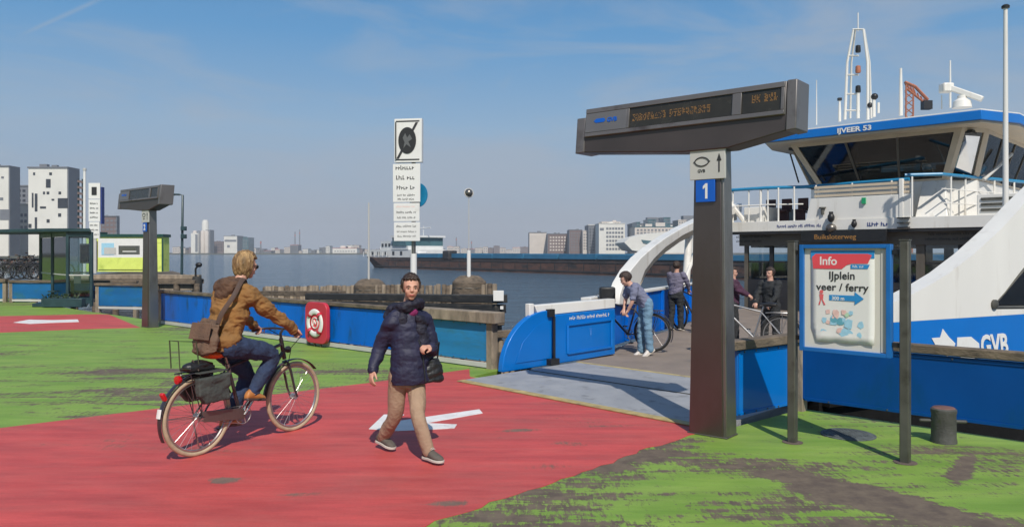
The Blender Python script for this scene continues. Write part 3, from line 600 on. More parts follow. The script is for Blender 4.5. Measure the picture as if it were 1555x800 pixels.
text('veer / ferry', .092, pp(.50, .565), idr, UP, 'ink', ps, bold=.0015, align='CENTER', sx=1.1, depth=.0003)
pflat([(.30, .455), (.70, .455), (.70, .415), (.84, .485), (.70, .555), (.70, .515), (.30, .515)], 'posterblue', 'arrow', PO, .0006)
text('300 m', .045, pp(.34, .462, .0222), idr, UP, 'signwhite', ps, bold=.001, depth=.0003)
q = MB(); q.lathe(pp(.175, .545), [(.017, 0), (.017, .002)], 12, inn); q.prism([pp(.14, .52), pp(.21, .52), pp(.20, .46), pp(.15, .46)], inn*.0006); q.prism([pp(.15, .458), pp(.17, .458), pp(.15, .40), pp(.125, .40)], inn*.0006); q.prism([pp(.18, .458), pp(.20, .458), pp(.24, .405), pp(.215, .40)], inn*.002)
q.build('walker_symbol', 'pinkred', ps, smooth=False)
rr = random.Random(11)
for k in range(26):
    x = rr.uniform(.2, .82); z = rr.uniform(.08, .34); s_ = rr.uniform(.025, .075); n_ = rr.randint(4, 7); a_ = rr.uniform(0, 6)
    pflat([(x+s_*math.cos(a_+6.283*i/n_)*rr.uniform(.7, 1.3), z+.8*s_*math.sin(a_+6.283*i/n_)*rr.uniform(.6, 1.1)) for i in range(n_)], rr.choice(['mapblue', 'mapblue', 'mapblue', 'mapgreen', 'mappink', 'mapteal']), 'map_patch', PO+.00006*k, .0003)
# ---------------------------------------------------------------- bollard, cover
bp_ = G(1433, 671); t = thing('bollard', 'short rusty-topped iron bollard on the green ground before the deep blue barrier', 'bollard', bp_)
q = MB(); q.lathe(bp_, [(.115, -.02), (.115, .02), (.108, .05), (.106, .27), (.112, .285), (.112, .315), (.10, .325)], 24); q.build('barrel', 'bollard', t)
q = MB(); q.lathe(bp_+UP*.3255, [(.10, 0), (.09, .008), (.02, .011)], 24); q.build('top_cap', 'bollardtop', t)
q = MB(); q.tube([bp_+V((-.19, .05, .20)), bp_+V((.19, -.03, .20))], .016, 8, round_=True); q.build('cross_pin', 'bollard', t)
mp_ = G(1288, 660); t = thing('manhole_cover', 'round grey iron cover set in green ground below the notice board', 'manhole cover', mp_)
q = MB(); q.lathe(mp_, [(.255, 0), (.255, .008), (.235, .012)], 36); q.build('rim', 'manhole', t)
q = MB(); q.lathe(mp_+UP*.012, [(.228, -.004), (.228, .006), (.2, .007)], 36)
for i in range(-5, 6):
    for j in range(-5, 6):
        if i*i+j*j < 26: q.box(mp_+V((i*.037, j*.037, .021)), .018, .018, .006)
q.build('plate', 'manhole', t, smooth=False)
# ================================================================ ferry
fy = thing('ferry', 'white and blue passenger ferry with raised wheelhouse moored at the ramp on the right', 'ferry', W(22, 0))
def FN(sp): return V((4.0, 9.39, 0))+V((.888, .46, 0)).normalized()*sp       # near side of the bow
def FF(sp): return V((.79, 12.6, 0))+V((.46, .888, 0)).normalized()*sp       # far side
NN = V((.46, -.888, 0)).normalized(); NF = V((.888, -.46, 0)).normalized()
def onplane(base, dr, u, v):
    k = (u-777.5)/F; sp = (k*base.y-base.x)/(dr.x-k*dr.y); d = base.y+sp*dr.y
    return V((k*d, d, EYE+(383-v)/F*d))
def near(u, v): return onplane(FN(0), (FN(1)-FN(0)), u, v)
def far(u, v): return onplane(FF(0), (FF(1)-FF(0)), u, v)
TMAX = 6.15
def FPrism(pts, z0, z1, nm, m, par=fy, bevel=0):
    q = MB(); q.prism([W(s, t, z0) for s, t in pts], (0, 0, z1-z0)); return q.build(nm, m, par, bevel=bevel)
hullpts = [(9.7, -2.2), (21.6, -TMAX), (44, -TMAX), (44, TMAX), (21.6, TMAX), (9.7, 2.2)]
FPrism(hullpts, -1.9, -.06, 'lower_hull', 'rubber_shade')  # black colour stands for the shaded gap under the barrier
FPrism([(9.68, -2.1), (21.6, -TMAX+.1), (44, -TMAX+.1), (44, TMAX-.1), (21.6, TMAX-.1), (9.68, 2.1)], -.055, .008, 'main_deck', 'deck')
# gates at the bow: quarter-round fin, blue panel and white cap, on both sides
for sg, s_off in ((-1, 0.0), (1, 0.55)):
    tt = sg*2.1; o0 = s_off
    q = MB(); pts = [W(7.98+o0, tt, .012)]
    for k in range(13):
        an = math.pi-k*math.pi/2/12*1.02; pts.append(W(8.98+o0+1.0*math.cos(an)*1.0, tt, .012+.87*math.sin(an)))
    pts += [W(9.08+o0, tt, .80), W(9.08+o0, tt, .012)]
    q.prism(pts, BX*(-.10)); fin = q.build('bow_fin', 'ferryblue', fy, bevel=.012)
    q = MB(); q.prism([W(8.25+o0, tt+.004, .12), W(8.98+o0, tt+.004, .12), W(8.98+o0, tt+.004, .74), W(8.7+o0, tt+.004, .66), W(8.4+o0, tt+.004, .42)], BX*.006); q.build('fin_plate', 'ferryblue', fin, bevel=.004)
    q = MB(); q.box(W(9.03+o0, tt, .84), .13, .1, .12, Matrix.Rotation(math.pi/4, 3, 'Z')); q.tube([W(9.1+o0, tt+.03, .78), W(9.1+o0, tt+.03, .1)], .022, 8); q.box(W(9.05+o0, tt+.05, .07), .2, .1, .1, Matrix.Rotation(math.pi/4, 3, 'Z')); q.build('hinge', 'black', fin)
    q = MB(); q.prism([W(9.16+o0, tt, .015), W(10.72+o0, tt, .03), W(10.72+o0, tt, .82), W(9.16+o0, tt, .80)], BX*(-.12)); g = q.build('gate_panel', 'ferryblue', fy, bevel=.012)
    q = MB()
    for a, b in (((9.45, .16), (10.6, .17)), ((9.45, .62), (10.6, .64)), ((9.45, .16), (9.45, .62)), ((10.6, .17), (10.6, .64))): q.beam(W(a[0]+o0, tt+.014, a[1]), W(b[0]+o0, tt+.014, b[1]), .03, .03)
    q.build('gate_rib', 'ferryblue', g)
    q = MB(); blurtext(q, W(9.5+o0, tt+.006, .70), AX, UP, 1.05, .062, 3); q.build('lettering', 'signwhite', g, smooth=False)
    q = MB(); q.prism([W(8.8+o0, tt-.03, .80), W(10.76+o0, tt-.03, .83), W(10.76+o0, tt-.03, .99), W(8.72+o0, tt-.03, .97)], BX*(-.16)); q.prism([W(8.62+o0, tt-.05, .70), W(8.72+o0, tt-.05, .70), W(8.72+o0, tt-.05, 1.0), W(8.62+o0, tt-.05, 1.0)], BX*(-.1)); q.build('white_cap', 'ferrywhite', fy, bevel=.01)
# far bulwark
q = MB(); q.prism([FF(1.25)+UP*.0, FF(12.8), FF(12.8)+UP*.93, FF(1.25)+UP*.93], -NF*.16); bw = q.build('far_bulwark', 'blue', fy)
q = MB(); q.beam(FF(1.25)+UP*.96-NF*.05, FF(12.8)+UP*.96-NF*.05, .2, .06); q.build('bulwark_cap', 'ferrywhite', fy, bevel=.01)
for k in range(9):
    q = MB(); q.beam(FF(2+k*1.25)+NF*.04+UP*.02, FF(2+k*1.25)+NF*.04+UP*.92, .08, .07, up=NF); q.build('rib', 'blue', bw)
# far arch
top = [(930, 462), (931, 447), (937, 429), (948, 410), (964, 391), (982, 375.5), (1002, 361), (1028, 346), (1055, 333), (1095, 317), (1120, 309)]
bot = [(1120, 322), (1095, 330), (1055, 345), (1028, 358), (1002, 375.5), (984, 393), (970, 411), (963, 430), (960, 462)]
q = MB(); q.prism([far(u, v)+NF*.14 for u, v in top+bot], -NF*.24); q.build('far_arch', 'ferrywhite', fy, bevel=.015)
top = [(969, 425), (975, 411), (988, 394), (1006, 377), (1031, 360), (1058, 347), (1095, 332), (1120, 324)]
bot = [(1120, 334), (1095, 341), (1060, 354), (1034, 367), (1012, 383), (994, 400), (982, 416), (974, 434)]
q = MB(); q.prism([far(u, v)-NF*.02 for u, v in top+bot], -NF*.22); q.build('arch_shade_band', 'cream', fy)  # cream band paints the shaded underside of the white arch
q = MB(); q.tube([far(1052, 358)-NF*.1, far(1046, 455)-NF*.1], .1, 10); q.tube([far(1100, 350)-NF*.1, far(1100, 455)-NF*.1], .07, 10); q.tube([far(1066, 356), far(1030, 452)], .05, 8); q.build('arch_strut', 'ferrywhite', fy)
# near side of the hull
q = MB(); q.prism([FN(-.35)+UP*.10, FN(12.9)+UP*.10, FN(12.9)+UP*.9, FN(-.35)+UP*.9], -NN*.25); hb = q.build('hull_side', 'ferryblue', fy, bevel=.01)
prof = [(-.35, .902), (-.35, .93), (.2, .99), (.7, 1.08), (1.34, 1.24), (1.75, 1.37), (2.14, 1.515), (2.7, 1.78), (3.33, 2.13), (3.89, 2.50), (4.5, 2.86), (5.4, 3.15), (7, 3.3), (12.9, 3.3)]
wl = near(1507, 467); wr = near(1620, 466); wt = near(1620, 352); wm = near(1556, 408)
q = MB(); sp = lambda p: (p-FN(0)).dot(FN(1)-FN(0))
low = [FN(s)+UP*z for s, z in prof]
a_ = sp(wl); b_ = sp(wr); zt = wt.z
# shell with a real window opening: pieces butted round it
q.prism([FN(-.35)+UP*.902]+low[1:9]+[FN(a_+.0)+UP*(2.13+(a_-3.33)*.66), wl, FN(a_)+UP*.902], -NN*.28) if a_ > 3.33 else q.prism([FN(-.35)+UP*.902]+[FN(s)+UP*z for s, z in prof[1:] if s < a_]+[FN(a_)+UP*(1.78+(a_-2.7)*.556), wl, FN(a_)+UP*.902], -NN*.28)
topat = FN(a_)+UP*(1.78+(a_-2.7)*.556 if a_ < 3.33 else 2.13+(a_-3.33)*.66)
rest = [FN(s)+UP*z for s, z in prof if s > a_ and s < b_+.3]
q.prism([topat]+rest+[FN(b_+.3)+UP*rest[-1].z, wt, wm, wl], -NN*.28)
q.prism([FN(a_)+UP*.902, wl, wr, FN(b_)+UP*.902], -NN*.28)
q.prism([FN(b_)+UP*.902, wr, wt, FN(b_+.3)+UP*rest[-1].z]+[FN(s)+UP*z for s, z in prof if s > b_+.3]+[FN(12.9)+UP*.902], -NN*.28)
q.build('side_shell', 'ferrywhite', fy, smooth=False)
q = MB(); q.tube([wl-NN*.02, wr-NN*.02, wt-NN*.02, wm-NN*.02], .035, 6, closed=True); wf = q.build('shell_window', 'post', fy)
q = MB(); q.prism([wl-NN*.1, wr-NN*.1, wt-NN*.1, wm-NN*.1], -NN*.02); q.build('pane', 'glass', wf, smooth=False); q = MB(); q.prism([wl-NN*.2, wr-NN*.2, wt-NN*.2, wm-NN*.2], -NN*.03); q.build('inner_panel', 'boardback', wf, smooth=False)
q = MB(); q.lathe(near(1509, 462)+NN*.0, [(.07, 0), (.07, .03), (.03, .05)], 12, NN); q.build('fitting', 'post', wf)
# emblem and letters on the hull
def nl(pts, m, nm, o=.004):
    q = MB(); q.prism([near(u, v)+NN*o for u, v in pts], NN*.004); return q.build(nm, m, hb, smooth=False)
nl([(1414, 513), (1427, 512), (1431, 499), (1440, 511), (1450, 521), (1447, 533), (1438, 541), (1420, 524)], 'signwhite', 'star_emblem')
nl([(1453, 512), (1474, 511), (1486, 521), (1488, 543), (1460, 545), (1452, 532)], 'signwhite', 'block_emblem')
base = near(1489, 541)+NN*.009; text('GVB', .42, base, (FN(1)-FN(0)), UP, 'signwhite', hb, bold=.012, italic=-.12, sx=.80, depth=.003)
# fender rail along the near hull; skirt blackened as shade below the barrier
q = MB(); q.prism([FN(-.35)+UP*-1.85, FN(12.9)+UP*-1.85, FN(12.9)+UP*.097, FN(-.35)+UP*.097], -NN*.24); q.build('hull_skirt', 'rubber_shade', hb); q = MB(); q.beam(FN(-.3)+NN*.06+UP*.02, FN(12.9)+NN*.06+UP*.02, .11, .14); q.build('fender_rail', 'rubber_shade', hb)

# ---- upper deck
SD = 22.3; ZD = 2.75
updeck = [(SD, -6.4), (SD, 5.9), (24, TMAX-.1), (44, TMAX-.1), (44, -TMAX+.1), (23.0, -6.4)]
FPrism(updeck, 2.44, ZD, 'upper_deck', 'ferrywhite', bevel=.01)
FPrism([(SD+.02, -6.42), (SD+.02, 5.8), (SD+.2, 5.8), (SD+.2, -6.42)], 2.36, 2.438, 'dark_strip', 'dark')
FPrism([(SD+.3, -6.2), (SD+.3, 5.8), (SD+.55, 5.8), (SD+.55, -6.2)], 2.0, 2.435, 'brown_fascia', 'brownfascia', bevel=.01)
def frontpt(u, s, z): k = (u-777.5)/F; y = SQ*s/(1+k); return V((k*y, y, z))
q = MB()
for u, z, ln, sd in ((1118, 2.26, 1.2, 8), (1118, 2.12, .9, 9), (1410, 2.26, 1.5, 4), (1405, 2.12, 2.1, 6)): blurtext(q, frontpt(u, SD+.28, z), BX, UP, ln, .075, sd)
q.build('fascia_lettering', 'ink', fy, smooth=False)
q = MB(); blurtext(q, frontpt(1180, SD-.012, 2.55), BX, UP, 1.35, .09, 12); blurtext(q, frontpt(1317, SD-.012, 2.53), BX, UP, .62, .11, 13)
q.build('deck_lettering', 'inkblue', fy, smooth=False)
# LED destination sign
q = MB(); a = frontpt(1216, SD-.12, 2.1); b = frontpt(1346, SD-.12, 2.1); q.prism([a, b, b+UP*.33, a+UP*.33], AX*.1); ls = q.build('destination_display', 'black', fy, bevel=.006)
text('Buiksloterweg', .20, frontpt(1236, SD-.126, 2.18), BX, UP, 'led', ls, sx=1.05, depth=.002)
# ---- cabin below the upper deck
for t0, t1 in ((-6.0, -.9), (-.8, 5.7)):
    n = int((t1-t0)/.85)
    for i in range(n+1):
        t = t0+(t1-t0)*i/n; q = MB(); q.box(W(SD+.42, t, 1.0), .11, .11, 2.0-.004, Matrix.Rotation(math.pi/4, 3, 'Z')); q.build('cabin_post', 'brownfascia' if i % 3 == 0 else 'dark', fy)
    FPrism([(SD+.38, t0), (SD+.38, t1), (SD+.46, t1), (SD+.46, t0)], .01, .95, 'dado_panel', 'dark')
    FPrism([(SD+.40, t0), (SD+.40, t1), (SD+.44, t1), (SD+.44, t0)], 1.48, 1.53, 'glazing_bar', 'dark')
    FPrism([(SD+.41, t0), (SD+.41, t1), (SD+.42, t1), (SD+.42, t0)], .952, 1.998, 'window_pane', 'glass')
for t in (-6.0, 5.75):
    FPrism([(23, t), (31, t), (31, t+.08), (23, t+.08)], .01, 1.45, 'cabin_side', 'dark'); FPrism([(23, t), (31, t), (31, t+.08), (23, t+.08)], 1.95, 2.43, 'cabin_side', 'dark')
FPrism([(31.0, -6), (31, 5.8), (31.1, 5.8), (31.1, -6)], .01, 1.5, 'cabin_back', 'dark'); FPrism([(31.0, -6), (31, 5.8), (31.1, 5.8), (31.1, -6)], 1.94, 2.43, 'cabin_back', 'dark')
for t in (-5.2, -4.4, -3.3, -2.6, -1.6, -.6, .5, 1.4, 2.4, 3.5, 4.6): FPrism([(31.0, t), (31, t+.3), (31.1, t+.3), (31.1, t)], 1.502, 1.938, 'back_post', 'dark')
FPrism([(23.2, -5.8), (23.2, 5.7), (30.9, 5.7), (30.9, -5.8)], 2.38, 2.43, 'cabin_ceiling', 'dark')
FPrism([(23.2, -5.8), (23.2, 5.7), (30.9, 5.7), (30.9, -5.8)], .012, .04, 'cabin_floor', 'dark')
for s in (25, 27, 29):
    for t in (-4.5, -2.5, 1.5, 3.5): FPrism([(s, t), (s, t+1.2), (s+.4, t+1.2), (s+.4, t)], .042, .9, 'bench', 'dark')
# ---- bulwark, slats, rails on the upper deck
t0, t1 = -3.9, -.99
q = MB(); q.prism([W(SD+.04, t0, ZD+.002), W(SD+.04, t1, ZD+.002), W(SD+.04, t1, 3.38), W(SD+.04, t0+.15, 3.38)], AX*.08); pb = q.build('parapet', 'ferrywhite', fy, bevel=.01)
for z in (3.45, 3.58, 3.70):
    q = MB(); q.beam(W(SD+.08, t0+.25, z), W(SD+.08, t1-.05, z), .03, .07); q.build('slat', 'cream', fy)
q = MB(); c = frontpt(1312, SD+.02, 3.25); q.box(c, .1, .1, .17, Matrix.Rotation(math.pi/4, 3, 'Z')); q.build('exit_sign', 'green', pb)
for u, z, r in ((1262, 2.80, .09), (1297, 2.60, .07)):
    c = frontpt(u, SD-.1, z); q = MB(); q.ell(c, r*1.1, r*1.1, r*1.5); q.box(c+UP*r*1.5, r, r, r*.8); q.build('deck_lamp', 'black', fy)
c = frontpt(1262, SD-.08, 2.5); q = MB(); q.ell(c, .15, .15, .13); q.build('lamp_dome', 'steel', fy)
c = frontpt(1249, SD+.0, 3.1); q = MB(); q.box(c, .15, .15, .04); q.box(c-UP*.11, .07, .07, .18); q.build('bracket', 'post', fy)
for k in range(3):
    q = MB(); q.beam(frontpt(1363, SD-.08, ZD-.28+k*.13), frontpt(1381, SD-.08, ZD-.28+k*.13), .12, .035); q.build('step', 'black' if k % 2 == 0 else 'post', fy)
def rail(pts, h, r=.035, m='frameblue', nm='handrail'):
    q = MB(); q.tube([p+UP*h for p in pts], r, 8); return q.build(nm, m, fy)
def rp_(u, v, zr): d = (zr-EYE)*F/(383-v); return V(((u-777.5)/F*d, d, 0))
ZR = ZD+1.1
M['railblue'] = mat('rail_blue', (0.02, 0.22, 0.42), 0.35, var=0.08)
lp = [W(SD+.1, -6.35, ZD), W(SD+.1, -5.1, ZD), W(SD+.55, -4.2, ZD), W(SD+.3, -2.4, ZD), W(SD+.12, -1.05, ZD)]
rail(lp, 1.04, .05, 'railblue')
rail([lp[0], lp[1], lp[2]], .52, .02, 'ferrywhite', 'mid_rail')
for i, u in enumerate((1113, 1137, 1155, 1166, 1182, 1206, 1239, 1294, 1354)):
    p = frontpt(u, SD+.12, 0); q = MB(); q.tube([V((p.x, p.y, ZD)), V((p.x, p.y, ZD+1.03))], .026 if i != 2 else .04, 8); q.build('stanchion', 'ferrywhite', fy)
q = MB(); q.box(frontpt(1370, SD+.12, ZD+.5), .2, .12, 1.12, Matrix.Rotation(math.pi/4, 3, 'Z')); q.build('gate_post', 'ferrywhite', fy, bevel=.02)
rp2 = [rp_(1374, 266, ZR), rp_(1430, 264.5, ZR), rp_(1500, 271, ZR), rp_(1562, 277, ZR), rp_(1640, 284, ZR)]
rail([V((p.x, p.y, ZD)) for p in rp2], 1.1, .045, 'railblue')
for hh in (.35, .72): rail([V((p.x, p.y, ZD)) for p in rp2[1:]], hh, .016, 'ferrywhite', 'mid_rail')
for u in (1385, 1444, 1466, 1510, 1540):
    i = 0
    while i < len(rp2)-2 and (u-777.5)/F > rp2[i+1].x/rp2[i+1].y: i += 1
    k = (u-777.5)/F; A_, B_ = rp2[i], rp2[i+1]; tt = (k*A_.y-A_.x)/((B_.x-A_.x)-k*(B_.y-A_.y)); p = A_.lerp(B_, tt)
    q = MB(); q.tube([V((p.x, p.y, ZD)), V((p.x, p.y, ZR))], .026, 8); q.build('stanchion', 'ferrywhite', fy)
# seats on the open upper deck
for k, t in enumerate((-5.9, -5.35, -4.8, -4.25)):
    for s in (24.0, 25.2):
        q = MB(); c = W(s, t, ZD); R_ = Matrix.Rotation(math.pi/4, 3, 'Z'); q.box(c+UP*.40, .36, .34, .06, R_); q.box(c+UP*.62+AX*.18, .06, .34, .36, R_); q.box(c+UP*.22, .06, .3, .42, R_); q.build('seat', M.setdefault('seatred', mat('seat_maroon', (0.06, 0.02, 0.02), .7)), fy, bevel=.02)
# white slanted stair side at the left end of the upper deck
q = MB(); q.tube([frontpt(1106, SD, 3.45), frontpt(1130, SD+.3, 2.8)], .08, 8); q.tube([frontpt(1108, SD+.4, 3.3), frontpt(1112, SD+.4, 3.3)], .05, 6); q.build('stair_rail', 'ferrywhite', fy)
FPrism([(SD+.6, -6.2), (SD+.6, -5.5), (SD+3, -5.5), (SD+3, -6.2)], ZD+.002, ZD+.5, 'locker', 'ferrywhite', bevel=.02)
# ---- wheelhouse
ZW, ZT = 3.78, 5.06
bt = [(23.2, -.35), (23.9, .22), (29.2, .22), (29.2, -4.42), (23.9, -4.42), (23.2, -3.85)]
tp = [(22.5, .22), (23.35, .62), (29.7, .62), (29.7, -4.82), (23.35, -4.82), (22.5, -4.45)]
q = MB(); q.prism([W(s, t, ZD+.002) for s, t in bt], UP*(ZW-ZD-.004)); q.build('wheelhouse_base', 'ferrywhite', fy, bevel=.02)
q = MB()  # slanted front fairing
q.prism([W(22.55, -.95, ZD+.003), W(22.55, -.15, ZD+.003), W(23.19, -.38, 3.75), W(23.19, -.95, 3.75)], AX*.6); q.build('fairing', 'ferrywhite', fy, bevel=.02)
wh = MB(); n = 6
def lerp2(i, j, f, k):   # point on wall between corner i and i+1 at fraction f along, k up
    b0, b1, t0_, t1_ = W(*bt[i], ZW), W(*bt[j], ZW), W(*tp[i], ZT), W(*tp[j], ZT)
    return b0.lerp(b1, f).lerp(t0_.lerp(t1_, f), k)
cenw = W(26.2, -2.1, 4.4)
panes = {0: 1, 1: 4, 2: 3, 3: 4, 4: 1, 5: 3}
for i in range(6):
    j = (i+1) % 6; np_ = panes[i]; ed = (lerp2(i, j, 1, 0)-lerp2(i, j, 0, 0)); nrm = ed.cross(UP).normalized()
    if nrm.dot(lerp2(i, j, .5, .5)-cenw) < 0: nrm = -nrm
    Lw = ed.length; m0 = .11/Lw*1.2
    for f0, f1, k0, k1 in ((0, m0, 0, 1), (1-m0, 1, 0, 1), (m0, 1-m0, 0, .04), (m0, 1-m0, .93, 1)):
        wh.prism([lerp2(i, j, f0, k0), lerp2(i, j, f1, k0), lerp2(i, j, f1, k1), lerp2(i, j, f0, k1)], -nrm*.08)
    for k in range(1, np_):
        f = m0+(1-2*m0)*k/np_; q = MB(); q.prism([lerp2(i, j, f-.025/Lw, .041), lerp2(i, j, f+.025/Lw, .041), lerp2(i, j, f+.025/Lw, .929), lerp2(i, j, f-.025/Lw, .929)], -nrm*.05); q.build('mullion', 'brownfascia', fy)
    for k in range(np_):
        f0 = m0+(1-2*m0)*k/np_+.026/Lw; f1 = m0+(1-2*m0)*(k+1)/np_-.026/Lw
        q = MB(); q.prism([lerp2(i, j, f0, .042)-nrm*.03, lerp2(i, j, f1, .042)-nrm*.03, lerp2(i, j, f1, .928)-nrm*.03, lerp2(i, j, f0, .928)-nrm*.03], -nrm*.01); q.build('window', 'glass_tint', fy, smooth=False)
wh.build('wheelhouse_frame', 'cream', fy, bevel=.006)
FPrism([(23.3, -4.3), (23.3, .1), (29, .1), (29, -4.3)], ZW-.003, ZW+.02, 'wheelhouse_floor', 'dark')
FPrism([(22.7, -4.6), (22.7, .4), (29.5, .4), (29.5, -4.6)], ZT-.13, ZT-.05, 'wheelhouse_ceiling', 'dark')
FPrism([(24.3, -3.6), (24.3, -.9), (24.9, -.9), (24.9, -3.6)], ZW+.021, ZW+.42, 'console', 'dark', bevel=.03)
q = MB(); q.prism([W(25.3, -3.35, ZW+.03), W(25.3, -2.8, ZW+.03), W(25.55, -2.9, ZW+.8), W(25.55, -3.25, ZW+.8)], AX*.1); q.build('helm_chair', 'cream', fy, bevel=.03)
q = MB(); q.box(W(27.4, -1.3, ZW+.55), 1.0, .1, .6, Matrix.Rotation(-math.pi/4, 3, 'Z')); q.build('chart_locker', 'dark', fy)
rf = [(21.9, .80), (23.3, 1.35), (30.5, 1.35), (30.5, -5.5), (23.3, -5.5), (21.9, -5.0)]
def scl(pts, k): return [(26+(s-26)*k, -2.1+(t+2.1)*k) for s, t in pts]
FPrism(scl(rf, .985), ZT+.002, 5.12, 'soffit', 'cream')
FPrism(rf, 5.122, 5.36, 'roof_edge', 'ferryblue', bevel=.015)
FPrism(scl(rf, .995), 5.362, 5.40, 'roof', 'ferrywhite', bevel=.008)
q = MB(); text('IJVEER 53', .19, frontpt(1271, 21.885, 5.165)+AX*0, BX, UP, 'signwhite', fy, bold=.006, sx=1.25, name='roof_lettering')
q = MB(); q.tube([lerp2(1, 2, .02, .0)+BX*.12, lerp2(1, 2, .30, .62)+BX*.25], .05, 6); q.build('wiper_arm', 'signgrey', fy)
for u0, u1 in ((1200, 1213), (1232, 1252), (1300, 1308)):
    q = MB(); q.beam(frontpt(u0, 22.95, 4.85), frontpt(u1, 23.1, 3.95), .04, .04); q.build('wiper', 'dark', fy)
# ---- mast and aerials
def roofp(u, v, s=24.0):
    k = (u-777.5)/F; y = SQ*s/(1+k); return V((k*y, y, EYE+(383-v)/F*y))
ms = 23.6
q = MB()
for (ub, ut) in ((1283, 1296), (1318, 1311)): q.tube([roofp(ub, 182, ms)*1.0, roofp((ub+ut)/2+(-3 if ub < 1300 else 3), 95, ms), roofp(ut, 45, ms)], [.045, .04, .03], 8)
for (ub, ut) in ((1291, 1299), (1323, 1312)): q.tube([roofp(ub, 180, ms+.8), roofp((ub+ut)/2+(-2 if ub < 1300 else 3), 95, ms+.5), roofp(ut, 45, ms+.1)], [.035, .03, .03], 8)
q.tube([roofp(1303, 48, ms), roofp(1303, 20, ms)], .018, 6)
q.tube([roofp(1303, 180, ms), roofp(1303, 140, ms)], .05, 8)
for v, a, b in ((45, 1295, 1312), (85, 1289, 1304), (114, 1286, 1304), (143, 1284, 1304), (168, 1282, 1306)): q.tube([roofp(a, v, ms), roofp(b, v, ms)], .028, 6)
mst = q.build('mast', 'ferrywhite', fy)
for v, m in ((74, 'black'), (105, 'cranered'), (135, 'black')):
    q = MB(); q.lathe(roofp(1303, v+6, ms), [(.07, 0), (.08, .05), (.07, .2), (.03, .22)], 12); q.build('signal_lamp', m, mst)
q = MB(); q.tube([roofp(1327, 178, ms), roofp(1327, 150, ms)], .05, 8); q.tube([roofp(1334, 172, ms), roofp(1334, 156, ms)], .035, 8); a1q = q.build('horn_stand', 'ferrywhite', fy)
q = MB(); q.ell(roofp(1328, 147, ms), .1, .1, .1); q.ell(roofp(1321, 160, ms), .08, .08, .08); q.build('horn', 'black', a1q)
for u, v0, v1, r, s in ((1240, 186, 122, .018, 23.5), (1275, 181, 152, .045, 23.3), (1368, 172, 104, .055, 24.0), (1443, 160, 92, .03, 24.5), (1430, 162, 145, .02, 24.2)):
    q = MB(); q.tube([roofp(u, v0+4, s), roofp(u, v0+(v1-v0)*.3, s), roofp(u, v1, s)], [r, r, r*.6], 8); q.build('aerial', 'ferrywhite', fy)
q = MB(); q.box(roofp(1275, 151, 23.3), .1, .1, .08); q.build('aerial_cap', 'black', fy)
q = MB(); q.lathe(roofp(1461, 164, 24.0), [(.25, 0), (.22, .18), (.12, .26), (.12, .34)], 16); q.build('radar_base', 'ferrywhite', fy)
q = MB(); a = roofp(1432, 130, 24.0); b = roofp(1492, 151, 24.0); q.beam(a, b, .14, .16); q.build('radar_arm', 'ferrywhite', fy, bevel=.03)
q = MB(); q.box(roofp(1437, 134, 24.0), .3, .3, .26); q.build('radar_head', 'ferrywhite', fy, bevel=.04)
fp = W(21.6, 4.0); fpp = P(1527, 331, 17.2)
q = MB(); q.tube([V((fpp.x, fpp.y, 2.7)), V((fpp.x, fpp.y, EYE+370/F*17.2))], [.062, .042], 12); q.build('flagpole', 'ferrywhite', fy)
q = MB(); q.lathe(V((fpp.x, fpp.y, EYE+370/F*17.2)), [(.08, 0), (.085, .05), (.05, .08)], 12); q.build('pole_cap', 'black', fy)
# deck boxes to the right of the wheelhouse
FPrism([(SD+.4, .5), (SD+.4, 1.6), (SD+1.0, 1.6), (SD+1.0, .5)], ZD+.002, 3.30, 'vent_box', 'ferrywhite', bevel=.02)
for k in range(3): FPrism([(SD+.37, .6), (SD+.37, 1.5), (SD+.399, 1.5), (SD+.399, .6)], 2.86+.14*k, 2.93+.14*k, 'louvre', 'post')
FPrism([(SD+.5, 1.9), (SD+.5, 2.7), (SD+1.1, 2.7), (SD+1.1, 1.9)], ZD+.002, 3.05, 'black_locker', 'black', bevel=.03)
FPrism([(SD+.5, 2.9), (SD+.5, 3.2), (SD+1.1, 3.2), (SD+1.1, 2.9)], ZD+.002, 2.98, 'black_locker', 'black', bevel=.03)
# fender block at the far bow
c = P(922, 448, 13.9); q = MB(); q.box(c, .28, .2, .3); fb = q.build('fender_block', 'black', fy, bevel=.03)
# ================================================================ people and bicycles
def fuse(mb, voxel, name, m, parent, disp=None, it=3, fac=0.5):
    me = bpy.data.meshes.new('tmp'); me.from_pydata([tuple(v) for v in mb.v], [], [tuple(f) for f in mb.f])
    bm = bmesh.new(); bm.from_mesh(me); bmesh.ops.recalc_face_normals(bm, faces=bm.faces); bm.to_mesh(me); bm.free()
    o = bpy.data.objects.new('tmp', me); COL.objects.link(o)
    r = o.modifiers.new('r', 'REMESH'); r.mode = 'VOXEL'; r.voxel_size = voxel
    s = o.modifiers.new('s', 'SMOOTH'); s.iterations = it; s.factor = fac
    bpy.context.view_layer.update()
    m2 = bpy.data.meshes.new_from_object(o.evaluated_get(bpy.context.evaluated_depsgraph_get())); bpy.data.objects.remove(o); bpy.data.meshes.remove(me)
    m2.name = name; off = OFF.get(parent.name, V((0, 0, 0)))
    if disp:
        ns = [n.vector.copy() for n in m2.vertex_normals]
        for v, n in zip(m2.vertices, ns): v.co = v.co+n*disp(v.co, n)
    for v in m2.vertices: v.co = v.co-off
    m2.materials.clear(); m2.materials.append(M[m]); m2.shade_smooth()
    o = bpy.data.objects.new(name, m2); COL.objects.link(o); o.parent = parent; OFF[o.name] = off
    return o
def frame(fd):   # columns: right, forward, up
    fd = V(fd).normalized(); r = fd.cross(UP).normalized(); u = r.cross(fd).normalized()
    return Matrix((r, fd, u)).transposed()
